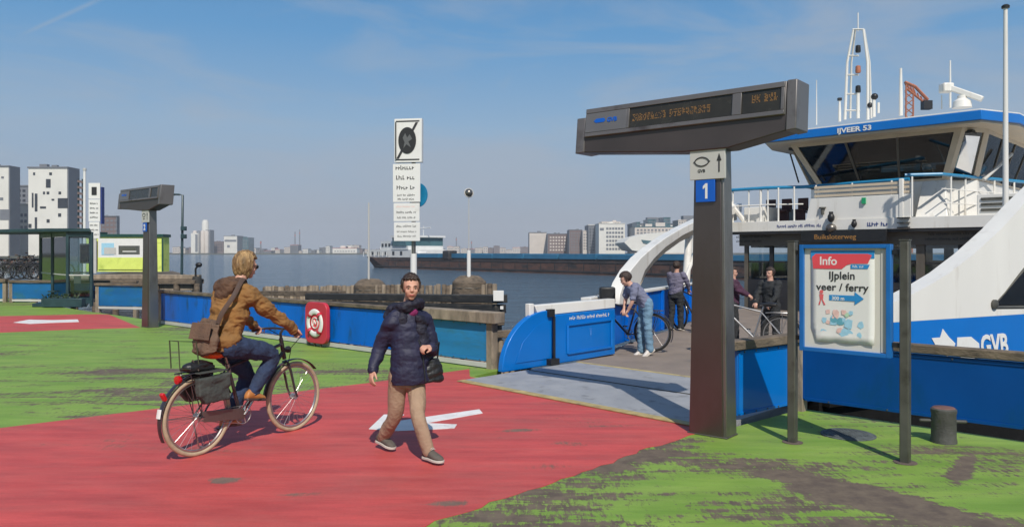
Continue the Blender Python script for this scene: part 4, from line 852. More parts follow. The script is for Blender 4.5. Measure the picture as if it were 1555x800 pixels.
def hand(mb, wr, dr, pn, thumb, curl=0.5, k=1.0):
    """palm, four unequal bent fingers and a thumb; dr: wrist to knuckles, pn: out of the palm, thumb: +1/-1 side"""
    dr = V(dr).normalized(); pn = V(pn); pn = (pn-dr*pn.dot(dr)).normalized(); sd = dr.cross(pn)*thumb
    R = Matrix((sd, dr, pn)).transposed()
    mb.ell(V(wr)+dr*.042*k, .040*k, .050*k, .017*k, R); mb.tube([V(wr)-dr*.03*k, V(wr)+dr*.03*k], [.026*k, .028*k], 10, round_=True)
    for off, ln in ((.028, .072), (.010, .080), (-.009, .075), (-.027, .060)):
        p = V(wr)+dr*.080*k+sd*off*k; pts = [p-dr*.02*k, p]; a = 0.15
        for f in (.42, .32, .26):
            a += curl; d = dr*math.cos(a)+pn*math.sin(a); p = p+d*ln*f*k; pts.append(p)
        mb.tube(pts, [.0100*k, .0100*k, .0094*k, .0086*k, .0078*k], 8, round_=True)
    p = V(wr)+dr*.022*k+sd*.026*k; d1 = (dr*.65+sd*.70+pn*.30).normalized(); d2 = (dr*.88+sd*.25+pn*.40).normalized()
    mb.tube([p, p+d1*.034*k, p+d1*.034*k+d2*.03*k, p+d1*.034*k+d2*.052*k], [.014*k, .0125*k, .0105*k, .0085*k], 8, round_=True)
def head(mb, c, fd, k=1.0):
    R = frame(fd); c = V(c); A = lambda x, y, z: c+R @ V((x*k, y*k, z*k))
    mb.ell(A(0, -.012, .022), .077*k, .096*k, .098*k, R, 20, 14)
    mb.ell(A(0, .022, -.035), .060*k, .070*k, .072*k, R, 18, 12)
    mb.ell(A(0, .048, -.092), .030*k, .030*k, .024*k, R)          # chin
    mb.ell(A(.034, .055, -.03), .026*k, .024*k, .026*k, R); mb.ell(A(-.034, .055, -.03), .026*k, .024*k, .026*k, R)
    mb.ell(A(0, .074, .018), .056*k, .016*k, .012*k, R)            # brow
    mb.ring([(A(0, .080, .014), R @ V((.009*k, 0, 0)), R @ V((0, .006*k, .004*k))), (A(0, .097, -.014), R @ V((.013*k, 0, 0)), R @ V((0, .010*k, .006*k))), (A(0, .100, -.030), R @ V((.019*k, 0, 0)), R @ V((0, .014*k, .006*k))), (A(0, .084, -.038), R @ V((.013*k, 0, 0)), R @ V((0, .008*k, .004*k)))], n=10)
    mb.ell(A(0, .082, -.060), .024*k, .012*k, .012*k, R)
    for s in (-1, 1): mb.ell(A(s*.078, -.005, -.008), .010*k, .020*k, .032*k, R)
def face(t, c, fd, k=1.0, glasses=None, lipm='lips', browm='hair_dark'):
    R = frame(fd); c = V(c); A = lambda x, y, z: c+R @ V((x*k, y*k, z*k))
    for s in (-1, 1):
        q = MB(); q.ell(A(s*.031, .0775, .001), .012*k, .008*k, .0050*k, R); e = q.build('eye', 'eye', t)
        q = MB(); q.ell(A(s*.031, .0830, .001), .0058*k, .004*k, .0048*k, R); q.build('iris', 'hair_dark', e)
        q = MB(); q.tube([A(s*.014, .090, .019), A(s*.032, .089, .025), A(s*.05, .078, .019)], [.0028*k, .0036*k, .002*k], 6); q.build('eyebrow', browm, t)
    q = MB(); q.ring([(A(-.026, .084, -.062), R @ V((.001, 0, 0)), R @ V((0, .001, .001))), (A(-.012, .093, -.061), R @ V((0, .004*k, 0)), R @ V((0, 0, .006*k))), (A(0, .0965, -.061), R @ V((0, .004*k, 0)), R @ V((0, 0, .007*k))), (A(.012, .093, -.061), R @ V((0, .004*k, 0)), R @ V((0, 0, .006*k))), (A(.026, .084, -.062), R @ V((.001, 0, 0)), R @ V((0, .001, .001)))], n=8); q.build('mouth', lipm, t)
    if glasses:
        q = MB()
        for s in (-1, 1): q.ell(A(s*.033, .096, .001), .026*k, .004*k, .018*k, R); q.tube([A(s*.058, .090, .006), A(s*.08, .0, .006)], .0025*k, 5)
        q.tube([A(-.012, .099, .006), A(.012, .099, .006)], .003*k, 5); q.build('sunglasses', glasses, t)
def hair(t, c, fd, m, k=1.0, length=.06, front=.35, vol=1.0, seed=1, mess=.012):
    """cap of hair with parted locks: an uneven shell, drawn inside the skull where the face is"""
    R = frame(fd); c = V(c); q = MB(); n, mm = 110, 56; vs = []
    for j in range(mm+1):
        ph = math.pi*j/mm
        for i in range(n):
            th = 2*math.pi*i/n; d = V((math.sin(ph)*math.cos(th), math.sin(ph)*math.sin(th), math.cos(ph)))
            rx, ry, rz = .090*vol, .112*vol, .112*vol
            if d.z < 0: rz = .098+length
            lock = abs(noise.noise(V((d.x*5+seed, d.y*5, d.z*1.6))))+.5*noise.noise(V((d.x*13, d.y*13+seed, d.z*4)))+.45*noise.noise(V((d.x*30+seed, d.y*30, d.z*5)))
            r = 1.0+lock*mess/.1*.9
            p = V((d.x*rx, d.y*ry-.014, d.z*rz+.022))*r
            hl = front+.12*noise.noise(V((d.x*6+seed*3, 0, 2)))
            faceness = d.y-.30*abs(d.x)
            if (d.y > .15 and d.z < hl and faceness > .10) or d.z < -.97: p = V((p.x*.55, p.y*.45, p.z*.7))
            vs.append(c+R @ (p*k))
    fs = []
    for j in range(mm):
        for i in range(n): i2 = (i+1) % n; fs.append((j*n+i, (j+1)*n+i, (j+1)*n+i2, j*n+i2))
    q.add(vs, fs); return q.build('hair', m, t, ang=80)
def limb(mb, pts, rs, n=14):   # resample so that joints bend softly
    P_ = [V(p) for p in pts]; out = []; rr = []
    for i in range(len(P_)-1):
        for k in range(6):
            t = k/6; p = P_[i].lerp(P_[i+1], t)
            out.append(p); rr.append(rs[i]+(rs[i+1]-rs[i])*t)
    out.append(P_[-1]); rr.append(rs[-1])
    for _ in range(2):
        out = [out[0]]+[(out[i-1]+out[i]*2+out[i+1])/4 for i in range(1, len(out)-1)]+[out[-1]]
    mb.tube(out, rr, n, round_=True)
def torso(mb, secs, lat, n=22):  # secs: (centre, half width, half depth)
    lat = V(lat).normalized(); S = []
    for i, (c, a, b) in enumerate(secs):
        up = (V(secs[min(i+1, len(secs)-1)][0])-V(secs[max(i-1, 0)][0])).normalized(); fw = up.cross(lat).normalized(); S.append((V(c), lat*a, fw*b))
    mb.ring(S, n=n)
def folds(a, b, seed, stretch=(1, 1, 2.2)):
    def f(co, n):
        v = noise.noise(V((co.x*b*stretch[0]+seed, co.y*b*stretch[1], co.z*b*stretch[2])))
        v2 = noise.noise(V((co.x*b*2.3, co.y*b*2.3+seed, co.z*b*2.3*stretch[2])))
        return a*(v-abs(v2)*.7)
    return f
def quilt(step, amp, z0, seed):
    fo = folds(.012, 7, seed)
    def f(co, n):
        w_ = .018*noise.noise(V((co.x*6, co.y*6, co.z*3+seed)))
        s = abs(math.sin(math.pi*(co.z+w_-z0)/step)); return amp*(s**.5)-amp*.75+fo(co, n)
    return f
def shoe(t, ank, toe, m, sole='sole', k=1.0, par=None):
    """ank: ankle centre; toe: tip of the toe; sole follows heel to toe"""
    ank = V(ank); toe = V(toe); d = toe-ank; ax = V((d.x, d.y, d.z)).normalized(); side = ax.cross(UP).normalized(); up = side.cross(ax).normalized()
    heel = ank-ax*.055*k-up*.06*k; L_ = (toe-heel).length; q = MB(); ax = (toe-heel).normalized(); side = ax.cross(UP).normalized(); up = side.cross(ax).normalized()
    S = []
    for f, w_, h in ((0, .018, .022), (.06, .032, .040), (.2, .036, .055), (.38, .036, .050), (.55, .042, .038), (.72, .047, .030), (.88, .040, .023), (.97, .024, .016), (1.0, .010, .008)):
        S.append((heel+ax*L_*f+up*(h*.9)*k, side*w_*k, up*h*k))
    q.ring(S, n=14); q.tube([heel+ax*.06+up*.04, ank+up*.03], [.04*k, .042*k], 12)
    o = fuse(q, .0075*k, 'shoe', m, t, it=2)
    q = MB(); prof = [(0, .018), (.06, .034), (.2, .038), (.38, .036), (.55, .044), (.72, .050), (.88, .043), (.97, .028), (1.01, .008)]
    pts = [heel+ax*L_*f+side*w_*k-up*.008 for f, w_ in prof]+[heel+ax*L_*f-side*w_*k-up*.008 for f, w_ in prof[::-1]]
    q.prism(pts, up*.022*k); q.build('sole', sole, o, bevel=.004)
    q = MB()
    for f in (.40, .46, .52): q.tube([heel+ax*L_*f+side*.022*k+up*.098*k*(1.0-.9*(f-.38)), heel+ax*L_*f+up*(.106*k*(1.0-.9*(f-.38))), heel+ax*L_*f-side*.022*k+up*.098*k*(1.0-.9*(f-.38))], .003, 5)
    q.build('lace', sole, o)
    return o

# ---------------------------------------------------------------- bicycle (local frame: x right, y forward)
def bicycle(name, label, loc, rotz, tyre='tyre', frame_m='bikeframe', saddle_m='black', guard='bikeframe', full=True, group=None, cat='bicycle'):
    t = thing(name, label, cat, loc, rotz, group, local=True)
    RW = .345; WB = 1.12; X = V((1, 0, 0)); BB = V((0, .46, .29)); RA = V((0, 0, .35)); FA = V((0, WB, .35))
    for c, nm in ((RA, 'rear_wheel'), (FA, 'front_wheel')):
        q = MB(); q.lathe(c-X*.03, [(.001, 0), (.03, .002), (.028, .02), (.028, .04), (.03, .058), (.001, .06)], 14, X); wh = q.build('wheel', 'chrome', t)
        q = MB(); q.torus(c, RW-.017, .021, X, 64, 10); q.build('tyre', tyre, wh)
        q = MB(); q.torus(c, RW-.045, .012, X, 64, 6); q.build('rim', 'chrome', wh)
        q = MB()
        for i in range(28 if full else 14):
            a = 2*math.pi*i/(28 if full else 14); s = .022 if i % 2 else -.022; off_ = .5 if (i//2) % 2 else -.5
            q.tube([c+X*s+V((0, math.cos(a+off_), math.sin(a+off_)))*.028, c+V((0, math.cos(a), math.sin(a)))*(RW-.05)], .0013, 4)
        o = q.build('spokes', 'chrome', wh); struct(o, 'stuff')
    q = MB(); HT, HB = V((0, .955, .93)), V((0, .998, .74)); ST = V((0, .315, .78))
    q.tube([HB, HT+V((0, -.004, .02))], .021, 10); q.tube([V((0, .975, .845))-V((0, .0, .04)), BB], .020, 10); q.tube([V((0, .96, .89)), V((0, .33, .745))], .016, 10); q.tube([BB, ST], .017, 10)
    for s in (-1, 1): q.tube([BB+X*s*.02, V((s*.055, 0, .35))], .010, 8); q.tube([V((s*.02, .33, .74)), V((s*.055, 0, .35))], .008, 8)
    q.tube([BB-X*.035, BB+X*.035], .022, 12); fr = q.build('frame', frame_m, t)
    q = MB(); q.tube([ST, V((0, .285, .87))], .0125, 8); q.tube([V((0, .335, .70)), V((0, .318, .775))], .021, 10); q.build('seat_post', 'chrome', t)
    q = MB(); q.tube([HB+V((0, .004, -.02)), V((0, 1.015, .70))], .02, 8)
    for s in (-1, 1): q.tube([V((s*.03, 1.01, .715)), V((s*.05, 1.035, .62)), V((s*.052, 1.085, .43)), V((s*.052, WB, .35))], [.012, .013, .011, .009], 8)
    q.build('fork', frame_m, t)
    q = MB(); q.tube([HT, V((0, .948, 1.0)), V((0, .975, 1.035))], .014, 8); q.tube([V((-.29, .86, 1.02)), V((-.25, .93, 1.035)), V((-.14, .985, 1.04)), V((0, .985, 1.04)), V((.14, .985, 1.04)), V((.25, .93, 1.035)), V((.29, .86, 1.02))], .0115, 8); hb_ = q.build('handlebar', frame_m, t)
    for s in (-1, 1):
        q = MB(); q.tube([V((s*.297, .845, 1.016)), V((s*.262, .915, 1.033))], .017, 8); q.build('grip', 'black', hb_)
        q = MB(); q.tube([V((s*.235, .95, 1.035)), V((s*.25, .965, 1.0)), V((s*.285, .90, .99))], .006, 6); q.build('brake_lever', 'chrome', hb_)
    q = MB(); q.tube([V((.2, .97, 1.03)), V((.16, 1.08, .98)), V((.03, 1.06, .85)), V((.03, 1.02, .7))], .004, 5); q.tube([V((-.2, .97, 1.03)), V((-.12, 1.07, .95)), V((-.02, 1.0, .83)), V((0, .7, .6))], .004, 5); q.build('cable', 'black', t)
    q = MB(); S = [(V((0, .06, .882)), .03, .015), (V((0, .085, .882)), .090, .030), (V((0, .15, .880)), .106, .042), (V((0, .23, .878)), .08, .038), (V((0, .31, .876)), .04, .028), (V((0, .37, .874)), .026, .02), (V((0, .39, .87)), .012, .012)]
    q.ring([(c, X*a, UP*b) for c, a, b in S], n=16); q.build('saddle', saddle_m, t)
    q = MB(); q.torus(V((-.05, .2, .855)), .016, .005, X, 10, 5); q.torus(V((.05, .2, .855)), .016, .005, X, 10, 5); q.tube([V((-.04, .16, .86)), V((-.03, .36, .862))], .005, 5); q.tube([V((.04, .16, .86)), V((.03, .36, .862))], .005, 5); q.build('saddle_spring', 'chrome', t)
    for c, a0_, a1_, m in ((RA, 25, 205, guard), (FA, 40, 175, 'bikebrown' if full else guard)):
        pts = []; q = MB(); n = 22
        for i in range(n+1):
            a = math.radians(a0_+(a1_-a0_)*i/n); pts.append((c+V((0, math.cos(a), math.sin(a)))*.375, V((0, math.cos(a), math.sin(a)))))
        q.ring([(p, X*.028, r*.006) for p, r in pts], n=8); q.build('mudguard', m, t)
    q = MB(); q.tube([V((0, -.375, .38)), V((-.05, 0, .35))], .003, 4); q.tube([V((0, -.375, .38)), V((.05, 0, .35))], .003, 4); q.build('mudguard_stay', 'chrome', t)
    # crank, chain guard, pedals
    cd = V((0, .10, .135)); q = MB(); q.tube([BB+X*.06, BB+X*.075+cd], .011, 8); q.build('crank', 'chrome', t); q = MB(); q.tube([BB-X*.06, BB-X*.075-cd], .011, 8); q.build('crank', 'chrome', t)
    for s, c in ((1, BB+cd), (-1, BB-cd)):
        q = MB(); q.box(c+X*s*.125, .09, .07, .022); q.build('pedal', 'black', t, bevel=.004)
    q = MB(); q.torus(BB+X*.045, .085, .005, X, 28, 6); q.torus(V((.045, 0, .35)), .035, .005, X, 18, 6); q.tube([BB+V((.045, 0, .085)), V((.045, 0, .385))], .004, 4); q.tube([BB+V((.045, 0, -.085)), V((.045, 0, .315))], .004, 4)
    for k in range(5): a = 2*math.pi*k/5; q.tube([BB+X*.045, BB+X*.045+V((0, math.cos(a), math.sin(a)))*.08], .006, 4)
    q.build('chainset', 'chrome', t)
    # rack
    q = MB()
    for s in (-1, 1):
        q.tube([V((s*.06, .26, .735)), V((s*.065, .15, .745)), V((s*.065, -.17, .745)), V((s*.04, -.2, .745))], .006, 6); q.tube([V((s*.065, -.02, .745)), V((s*.06, 0, .36))], .005, 5); q.tube([V((s*.065, -.12, .745)), V((s*.06, 0, .36))], .005, 5)
    for y in (.12, .02, -.08, -.18): q.tube([V((-.065, y, .745)), V((.065, y, .745))], .005, 5)
    q.build('rack', frame_m, t)
    q = MB(); q.tube([V((-.06, -.01, .33)), V((-.12, .1, .05)), V((-.125, .14, .035))], .008, 6); q.build('kickstand', 'chrome', t)
    q = MB(); q.lathe(V((0, 1.035, .83)), [(.012, -.04), (.034, 0), (.034, .02)], 14, V((0, 1, 0))); q.build('headlight', 'black', t)
    return t
BK = V((-2.78, 6.79, 0)); BR = math.atan2(.857, .515)-math.pi/2
bk = bicycle('bicycle', 'dark city bicycle with cream tyres and an orange saddle, being ridden across the red lane', BK, BR, tyre='tyre_cream', saddle_m='orange', guard='bikeframe')
X = V((1, 0, 0))
q = MB(); q.lathe(V((0, -.185, .70)), [(.001, -.03), (.036, -.026), (.038, .0), (.03, .012)], 14, V((0, 1, .0))); q.build('tail_light', 'redlens', bk)
q = MB(); q.box(V((0, -.335, .575)), .05, .03, .075, Matrix.Rotation(.5, 3, 'X')); q.build('reflector', 'redlens', bk, bevel=.008)
q = MB(); q.ring([(V((0, -.385, .40)), X*.028, V((0, .005, .0))), (V((0, -.372, .475)), X*.028, V((0, .005, 0)))], n=8); q.build('mudguard_tip', 'signwhite', bk)
q = MB(); q.tube([V((.06, -.02, .775)), V((.06, -.22, .80)), V((.06, -.235, 1.04)), V((.06, -.06, 1.02)), V((.06, -.03, .80))], .006, 6); q.tube([V((-.06, -.22, .80)), V((-.06, -.235, 1.04)), V((.06, -.235, 1.04))], .006, 6); q.build('basket_hoop', M.setdefault('hoop', mat('olive_tube', (.05, .06, .03), .5)), bk)
q = MB(); q.tube([V((.065, .20, .70)), V((.072, .05, .47))], .017, 10, round_=True); q.build('pump', 'chrome', bk)
q = MB(); q.prism([V((.05, .02, .30)), V((.05, .45, .25)), V((.05, .5, .30)), V((.05, .42, .36)), V((.05, 0, .40))], X*.012); q.build('chain_guard', 'steel', bk, bevel=.004)
q = MB(); q.ell(V((0, .0, .80)), .085, .155, .045); q.box(V((0, 0, .78)), .15, .26, .03)
tb = thing('rolled_bag', 'small black rolled bag strapped on the rack of the cream-tyred bicycle', 'bag', BK, BR, local=True)
fuse(q, .009, 'roll', 'black', tb, folds(.01, 14, 3))
q = MB(); q.tube([V((-.075, -.05, .765)), V((0, -.05, .853)), V((.085, -.05, .765))], .006, 5); q.build('lashing', 'strap', tb)
tb = thing('pannier_bag', 'dark grey double pannier hanging beside the rear wheel under the black rolled bag', 'pannier', BK, BR, local=True)
for s in (-1, 1):
    q = MB(); q.prism([V((s*.085, -.10, .70)), V((s*.085, .24, .72)), V((s*.085, .22, .48)), V((s*.085, -.02, .47)), V((s*.085, -.09, .55))], X*s*.07)
    fuse(q, .01, 'side_pocket', 'pannier', tb, folds(.012, 9, s), it=4)
q = MB(); q.box(V((0, .07, .745)), .26, .30, .012); q.build('flap', 'pannier', tb, bevel=.005)

# ---------------------------------------------------------------- cyclist
cy = thing('person', 'cyclist in a brown hooded jacket and jeans, seen from behind riding across the red lane', 'person', BK, BR, local=True)
HC = V((.0, .53, 1.675)); HD = V((.22, 1, -.16))
hipR, kneR, ankR = V((.10, .33, .95)), V((.115, .78, .83)), V((.12, .49, .475)); hipL, kneL, ankL = V((-.10, .33, .95)), V((-.11, .67, .62)), V((-.12, .40, .22))
shR, elR, wrR = V((.185, .41, 1.43)), V((.262, .64, 1.20)), V((.272, .845, 1.075)); shL, elL, wrL = V((-.185, .41, 1.43)), V((-.262, .64, 1.20)), V((-.272, .845, 1.075))
q = MB()
torso(q, [(V((0, .29, .90)), .13, .09), (V((0, .30, .97)), .15, .11), (V((0, .32, 1.12)), .13, .095), (V((0, .37, 1.30)), .155, .11), (V((0, .40, 1.42)), .16, .09), (V((0, .43, 1.49)), .07, .06)], X)
limb(q, [V((0, .42, 1.46)), V((0, .47, 1.56)), HC+V((0, -.02, -.04))], [.06, .054, .052]); head(q, HC, HD)
for a, b, c, s in ((shR, elR, wrR, 1), (shL, elL, wrL, -1)):
    limb(q, [a, b, c], [.05, .04, .028]); hand(q, c, V((s*.01, .80, -.42)), V((0, -.35, -.9)), -s, curl=.75)
for a, b, c in ((hipR, kneR, ankR), (hipL, kneL, ankL)): limb(q, [a, b, c], [.08, .055, .038]); 
fuse(q, .0075, 'body', 'skin_red', cy, it=2)
face(cy, HC, HD, glasses='black', browm='hair_blond'); hair(cy, HC, HD, 'hair_blond', 1.03, length=.062, front=.45, vol=1.02, seed=4, mess=.010)
q = MB(); torso(q, [(V((0, .26, .905)), .19, .15), (V((0, .26, .95)), .20, .165), (V((0, .27, 1.05)), .185, .15), (V((0, .31, 1.20)), .20, .155), (V((0, .36, 1.34)), .215, .15), (V((0, .39, 1.44)), .20, .125), (V((0, .42, 1.50)), .12, .09)], X)
for a, b, c in ((shR, elR, wrR), (shL, elL, wrL)): limb(q, [a-V((a.x*.25, 0, 0)), a+V((0, 0, -.02)), b, c+V((0, .012, -.008))], [.085, .092, .070, .047]); 
fuse(q, .0095, 'jacket', 'jacket_brown', cy, folds(.034, 7.0, 2.2, (1, 1, 1.9)), it=2)
q = MB()
for i in range(14):
    a = math.pi*(.12+1.76*i/13)+math.pi/2; q.ell(V((.105*math.cos(a), .37+.085*math.sin(a)-.02, 1.515+.02*math.sin(a))), .05, .05, .042)
q.ell(V((0, .275, 1.475)), .135, .075, .085); q.ell(V((0, .255, 1.42)), .10, .06, .07)
fuse(q, .01, 'hood', 'jacket_lining', cy, folds(.022, 9, 5, (1, 1, 1.6)), it=2)
q = MB(); q.tube([wrR+V((0, -.01, .0)), wrR+V((.0, .014, -.01))], .049, 12); q.tube([wrL+V((0, -.01, .0)), wrL+V((.0, .014, -.01))], .049, 12); q.build('cuff', 'jacket_lining', cy)
q = MB(); q.tube([V((.1, .125, .915)), V((.19, .25, .91)), V((.12, .38, .915))], .006, 5); q.build('hem_seam', 'jacket_lining', cy)
q = MB()
for a, b, c in ((hipR, kneR, ankR), (hipL, kneL, ankL)): limb(q, [a+V((0, -.06, .0)), b, c+(b-c)*.10], [.115, .080, .063])
torso(q, [(V((0, .26, .88)), .15, .12), (V((0, .27, 1.0)), .16, .13)], X)
fuse(q, .0085, 'jeans', 'denim', cy, folds(.014, 11, 1, (1, 1, 1)), it=2)
shoe(cy, ankR+V((0, 0, .0)), V((.125, .645, .405)), 'tan_leather', 'bikebrown'); shoe(cy, ankL, V((-.125, .575, .165)), 'tan_leather', 'bikebrown')
q = MB(); q.tube([ankR+(kneR-ankR)*.02, ankR+(kneR-ankR)*.13], [.040, .043], 12); q.build('sock', 'signwhite', cy)
# shoulder bag on the back
tb = thing('shoulder_bag', 'taupe shoulder bag hanging on the cyclist\'s back by a brown strap', 'bag', BK, BR, local=True)
q = MB(); R_ = Matrix.Rotation(-.35, 3, 'X') @ Matrix.Rotation(.12, 3, 'Y')
q.ring([(V((.02, .065, .90)), X*.14, V((0, .045, .02))), (V((.02, .06, .93)), X*.17, V((0, .07, .02))), (V((.02, .075, 1.05)), X*.165, V((0, .07, .02))), (V((.02, .11, 1.17)), X*.14, V((0, .04, .02))), (V((.02, .12, 1.20)), X*.12, V((0, .02, .01)))], n=20)
fuse(q, .01, 'bag_body', 'bag', tb, folds(.022, 7, 8), it=2)
q = MB(); q.prism([V((-.11, .035, 1.175)), V((.15, .035, 1.175)), V((.155, .0, 1.03)), V((-.115, .0, 1.03))], V((0, -.012, 0))); q.build('flap', 'bag', tb, bevel=.004)
q = MB(); pts = [V((.14, .10, 1.17)), V((.17, .13, 1.27)), V((.195, .22, 1.40)), V((.16, .34, 1.535)), V((.10, .43, 1.55)), V((0, .52, 1.45)), V((-.12, .54, 1.3)), V((-.2, .42, 1.15)), V((-.2, .2, 1.1)), V((-.12, .10, 1.17))]
def band(q, pts, w_, th, cen):
    S = []; n = len(pts); fine = []
    for i in range(n-1):
        for k in range(5):
            t = k/5; p0 = pts[max(i-1, 0)]; p1 = pts[i]; p2 = pts[i+1]; p3 = pts[min(i+2, n-1)]
            fine.append(.5*((2*p1)+(p2-p0)*t+(2*p0-5*p1+4*p2-p3)*t*t+(3*p1-p0-3*p2+p3)*t**3))
    fine.append(pts[-1])
    for i, p in enumerate(fine):
        d = (fine[min(i+1, len(fine)-1)]-fine[max(i-1, 0)]).normalized(); o_ = (p-V(cen)); o_ = (o_-d*o_.dot(d)).normalized(); S.append((p, d.cross(o_)*w_/2, o_*th/2))
    q.ring(S, n=8)
band(q, pts, .042, .008, V((0, .36, 1.3))); q.build('strap', 'strap', tb)

# ---------------------------------------------------------------- walking woman
def mid(a, b, t=.5): return V(a).lerp(V(b), t)
D0 = 6.8; org = P(617, 383, D0); org.z = 0
wm = thing('person', 'woman in a long navy padded coat and beige trousers walking across the white road marking', 'person', org)
hd = V((.25, -1, -.05)); HC = P(624, 436.5, 6.74); fdir = V((.62, -.78, 0)).normalized(); lat = V((.78, .62, 0)).normalized()
nk = P(620, 468, 6.8); shR, shL = P(597, 482, 6.70), P(644, 482, 6.93); pel = P(618, 566, 6.80)
elR, wrR = P(577, 528, 6.78), P(566, 562, 6.66); elL, wrL = P(657, 533, 6.95), P(654, 528, 6.70)
hipR, hipL = pel+lat*-.09+V((0, 0, -.02)), pel+lat*.09+V((0, 0, -.02))
kneF, ankF = P(635, 636, 6.60), P(651, 686, 6.58); kneB, ankB = P(601, 630, 6.82), P(581, 664, 7.02)
q = MB(); torso(q, [(pel+UP*-.06, .12, .09), (pel+UP*.05, .15, .10), (pel+UP*.22, .12, .085), (pel+UP*.36, .15, .10), (mid(shR, shL)+UP*-.03, .16, .09), (nk+UP*-.03, .07, .06)], lat)
limb(q, [nk+UP*-.06, nk+UP*.03, HC+UP*-.04+V((0, .02, 0))], [.055, .05, .048]); head(q, HC, hd, .93)
limb(q, [shR, elR, wrR], [.045, .036, .026]); hand(q, wrR, (wrR-elR).normalized()*.8+V((.0, -.15, -.4)), lat, 1, curl=.35, k=.95)
limb(q, [shL, elL, wrL], [.045, .036, .026]); hand(q, wrL, V((-.45, -.55, .15)), V((-.2, .2, -1)), 1, curl=.8, k=.95)
limb(q, [hipL, kneF, ankF], [.08, .052, .036]); limb(q, [hipR, kneB, ankB], [.08, .052, .036])
fuse(q, .007, 'body', 'skin_red', wm, it=2)
face(wm, HC, hd, .93); hair(wm, HC, hd, 'hair_dark', .94, length=-.01, front=.50, vol=1.02, seed=9, mess=.010)
# coat
hem = P(624, 580, 6.78).z
q = MB(); cc = lambda z, dx=0: V((pel.x+dx, pel.y, z))
torso(q, [(cc(hem-.01, .05), .205, .15), (cc(hem+.03, .05), .215, .162), (cc(hem+.18, .045), .205, .158), (cc(hem+.33, .03), .182, .14), (cc(hem+.50, .0), .18, .138), (mid(shR, shL)+UP*-.07, .205, .135), (mid(shR, shL)+UP*.01, .185, .115), (nk+UP*-.01, .105, .09)], lat)
limb(q, [shR+(shL-shR)*.12, shR+UP*-.03, elR, wrR+(elR-wrR)*.02], [.078, .084, .068, .050])
limb(q, [shL+(shR-shL)*.12, shL+UP*-.03, elL, wrL+(elL-wrL)*.06], [.078, .084, .068, .050])
fuse(q, .009, 'coat', 'navy', wm, quilt(.15, .007, hem, 3), it=2)
q = MB()
for i in range(16):   # wide folded collar / hood
    a = 2*math.pi*i/16; q.ell(mid(shR, shL)+UP*(.095+.030*math.sin(a+2.4))+lat*(.105*math.cos(a))+V((-fdir.x, -fdir.y, 0))*(.085*math.sin(a)), .055, .055, .05)
q.ell(mid(shR, shL)-fdir*.13+UP*.02-lat*.03, .14, .10, .11); q.ell(mid(shR, shL)-lat*.10+fdir*.04-UP*.05, .07, .07, .12)
fuse(q, .01, 'hood', 'navy_dark', wm, folds(.025, 8, 6), it=2)
# scarf hanging down the front
q = MB(); c0 = mid(shR, shL)+fdir*.135
q.ring([(c0+UP*.03+lat*.03, lat*.05, fdir*.03), (c0+UP*-.10+lat*.05, lat*.06, fdir*.035), (c0+UP*-.25+lat*.07+fdir*.02, lat*.055, fdir*.03), (c0+UP*-.42+lat*.10+fdir*.0, lat*.045, fdir*.03)], n=14)
fuse(q, .009, 'scarf', 'navy_dark', wm, folds(.016, 12, 9), it=2)
q = MB(); q.ell(nk+fdir*.065+UP*-.035, .055, .045, .05); fuse(q, .008, 'roll_neck', 'magenta', wm, folds(.008, 20, 4), it=1)
q = MB(); q.tube([cc(hem+.02, .05)+fdir*.185+lat*.02, cc(hem+.3, .03)+fdir*.165+lat*.02, c0+UP*-.15], .006, 6); q.build('zip', 'black', wm)
# trousers
q = MB(); torso(q, [(pel+UP*-.12, .15, .12), (pel+UP*.05, .16, .12)], lat)
limb(q, [hipL, kneF, ankF+(kneF-ankF)*.02], [.092, .066, .056]); limb(q, [hipR, kneB, ankB+(kneB-ankB)*.02], [.092, .066, .056])
fuse(q, .008, 'trousers', 'beige', wm, folds(.010, 8, 12, (1, 1, .45)), it=3)
sf = shoe(wm, ankF+V((0, 0, -.01)), V((ankF.x+.13, ankF.y-.12, .035)), 'shoe_grey'); sb = shoe(wm, ankB+V((-.005, 0, -.005)), V((ankB.x+.125, ankB.y-.115, .035)), 'shoe_grey')
tb = thing('handbag', 'small black handbag at the side of the walking woman in the navy coat', 'bag', P(657, 560, 6.80))
q = MB(); hc = P(657, 561, 6.80); q.ring([(hc+UP*-.105, lat*.10, fdir*.05), (hc+UP*-.09, lat*.115, fdir*.06), (hc+UP*.03, lat*.10, fdir*.055), (hc+UP*.10, lat*.06, fdir*.035)], n=18)
fuse(q, .009, 'bag_body', 'black', tb, folds(.012, 12, 2), it=2)
q = MB(); q.tube([hc+UP*.09-lat*.04, hc+UP*.22-lat*.0+fdir*.05, wrL+V((-.03, -.03, -.01)), hc+UP*.24+lat*.05+fdir*.03, hc+UP*.09+lat*.05], .007, 6); q.build('strap', 'black', tb)

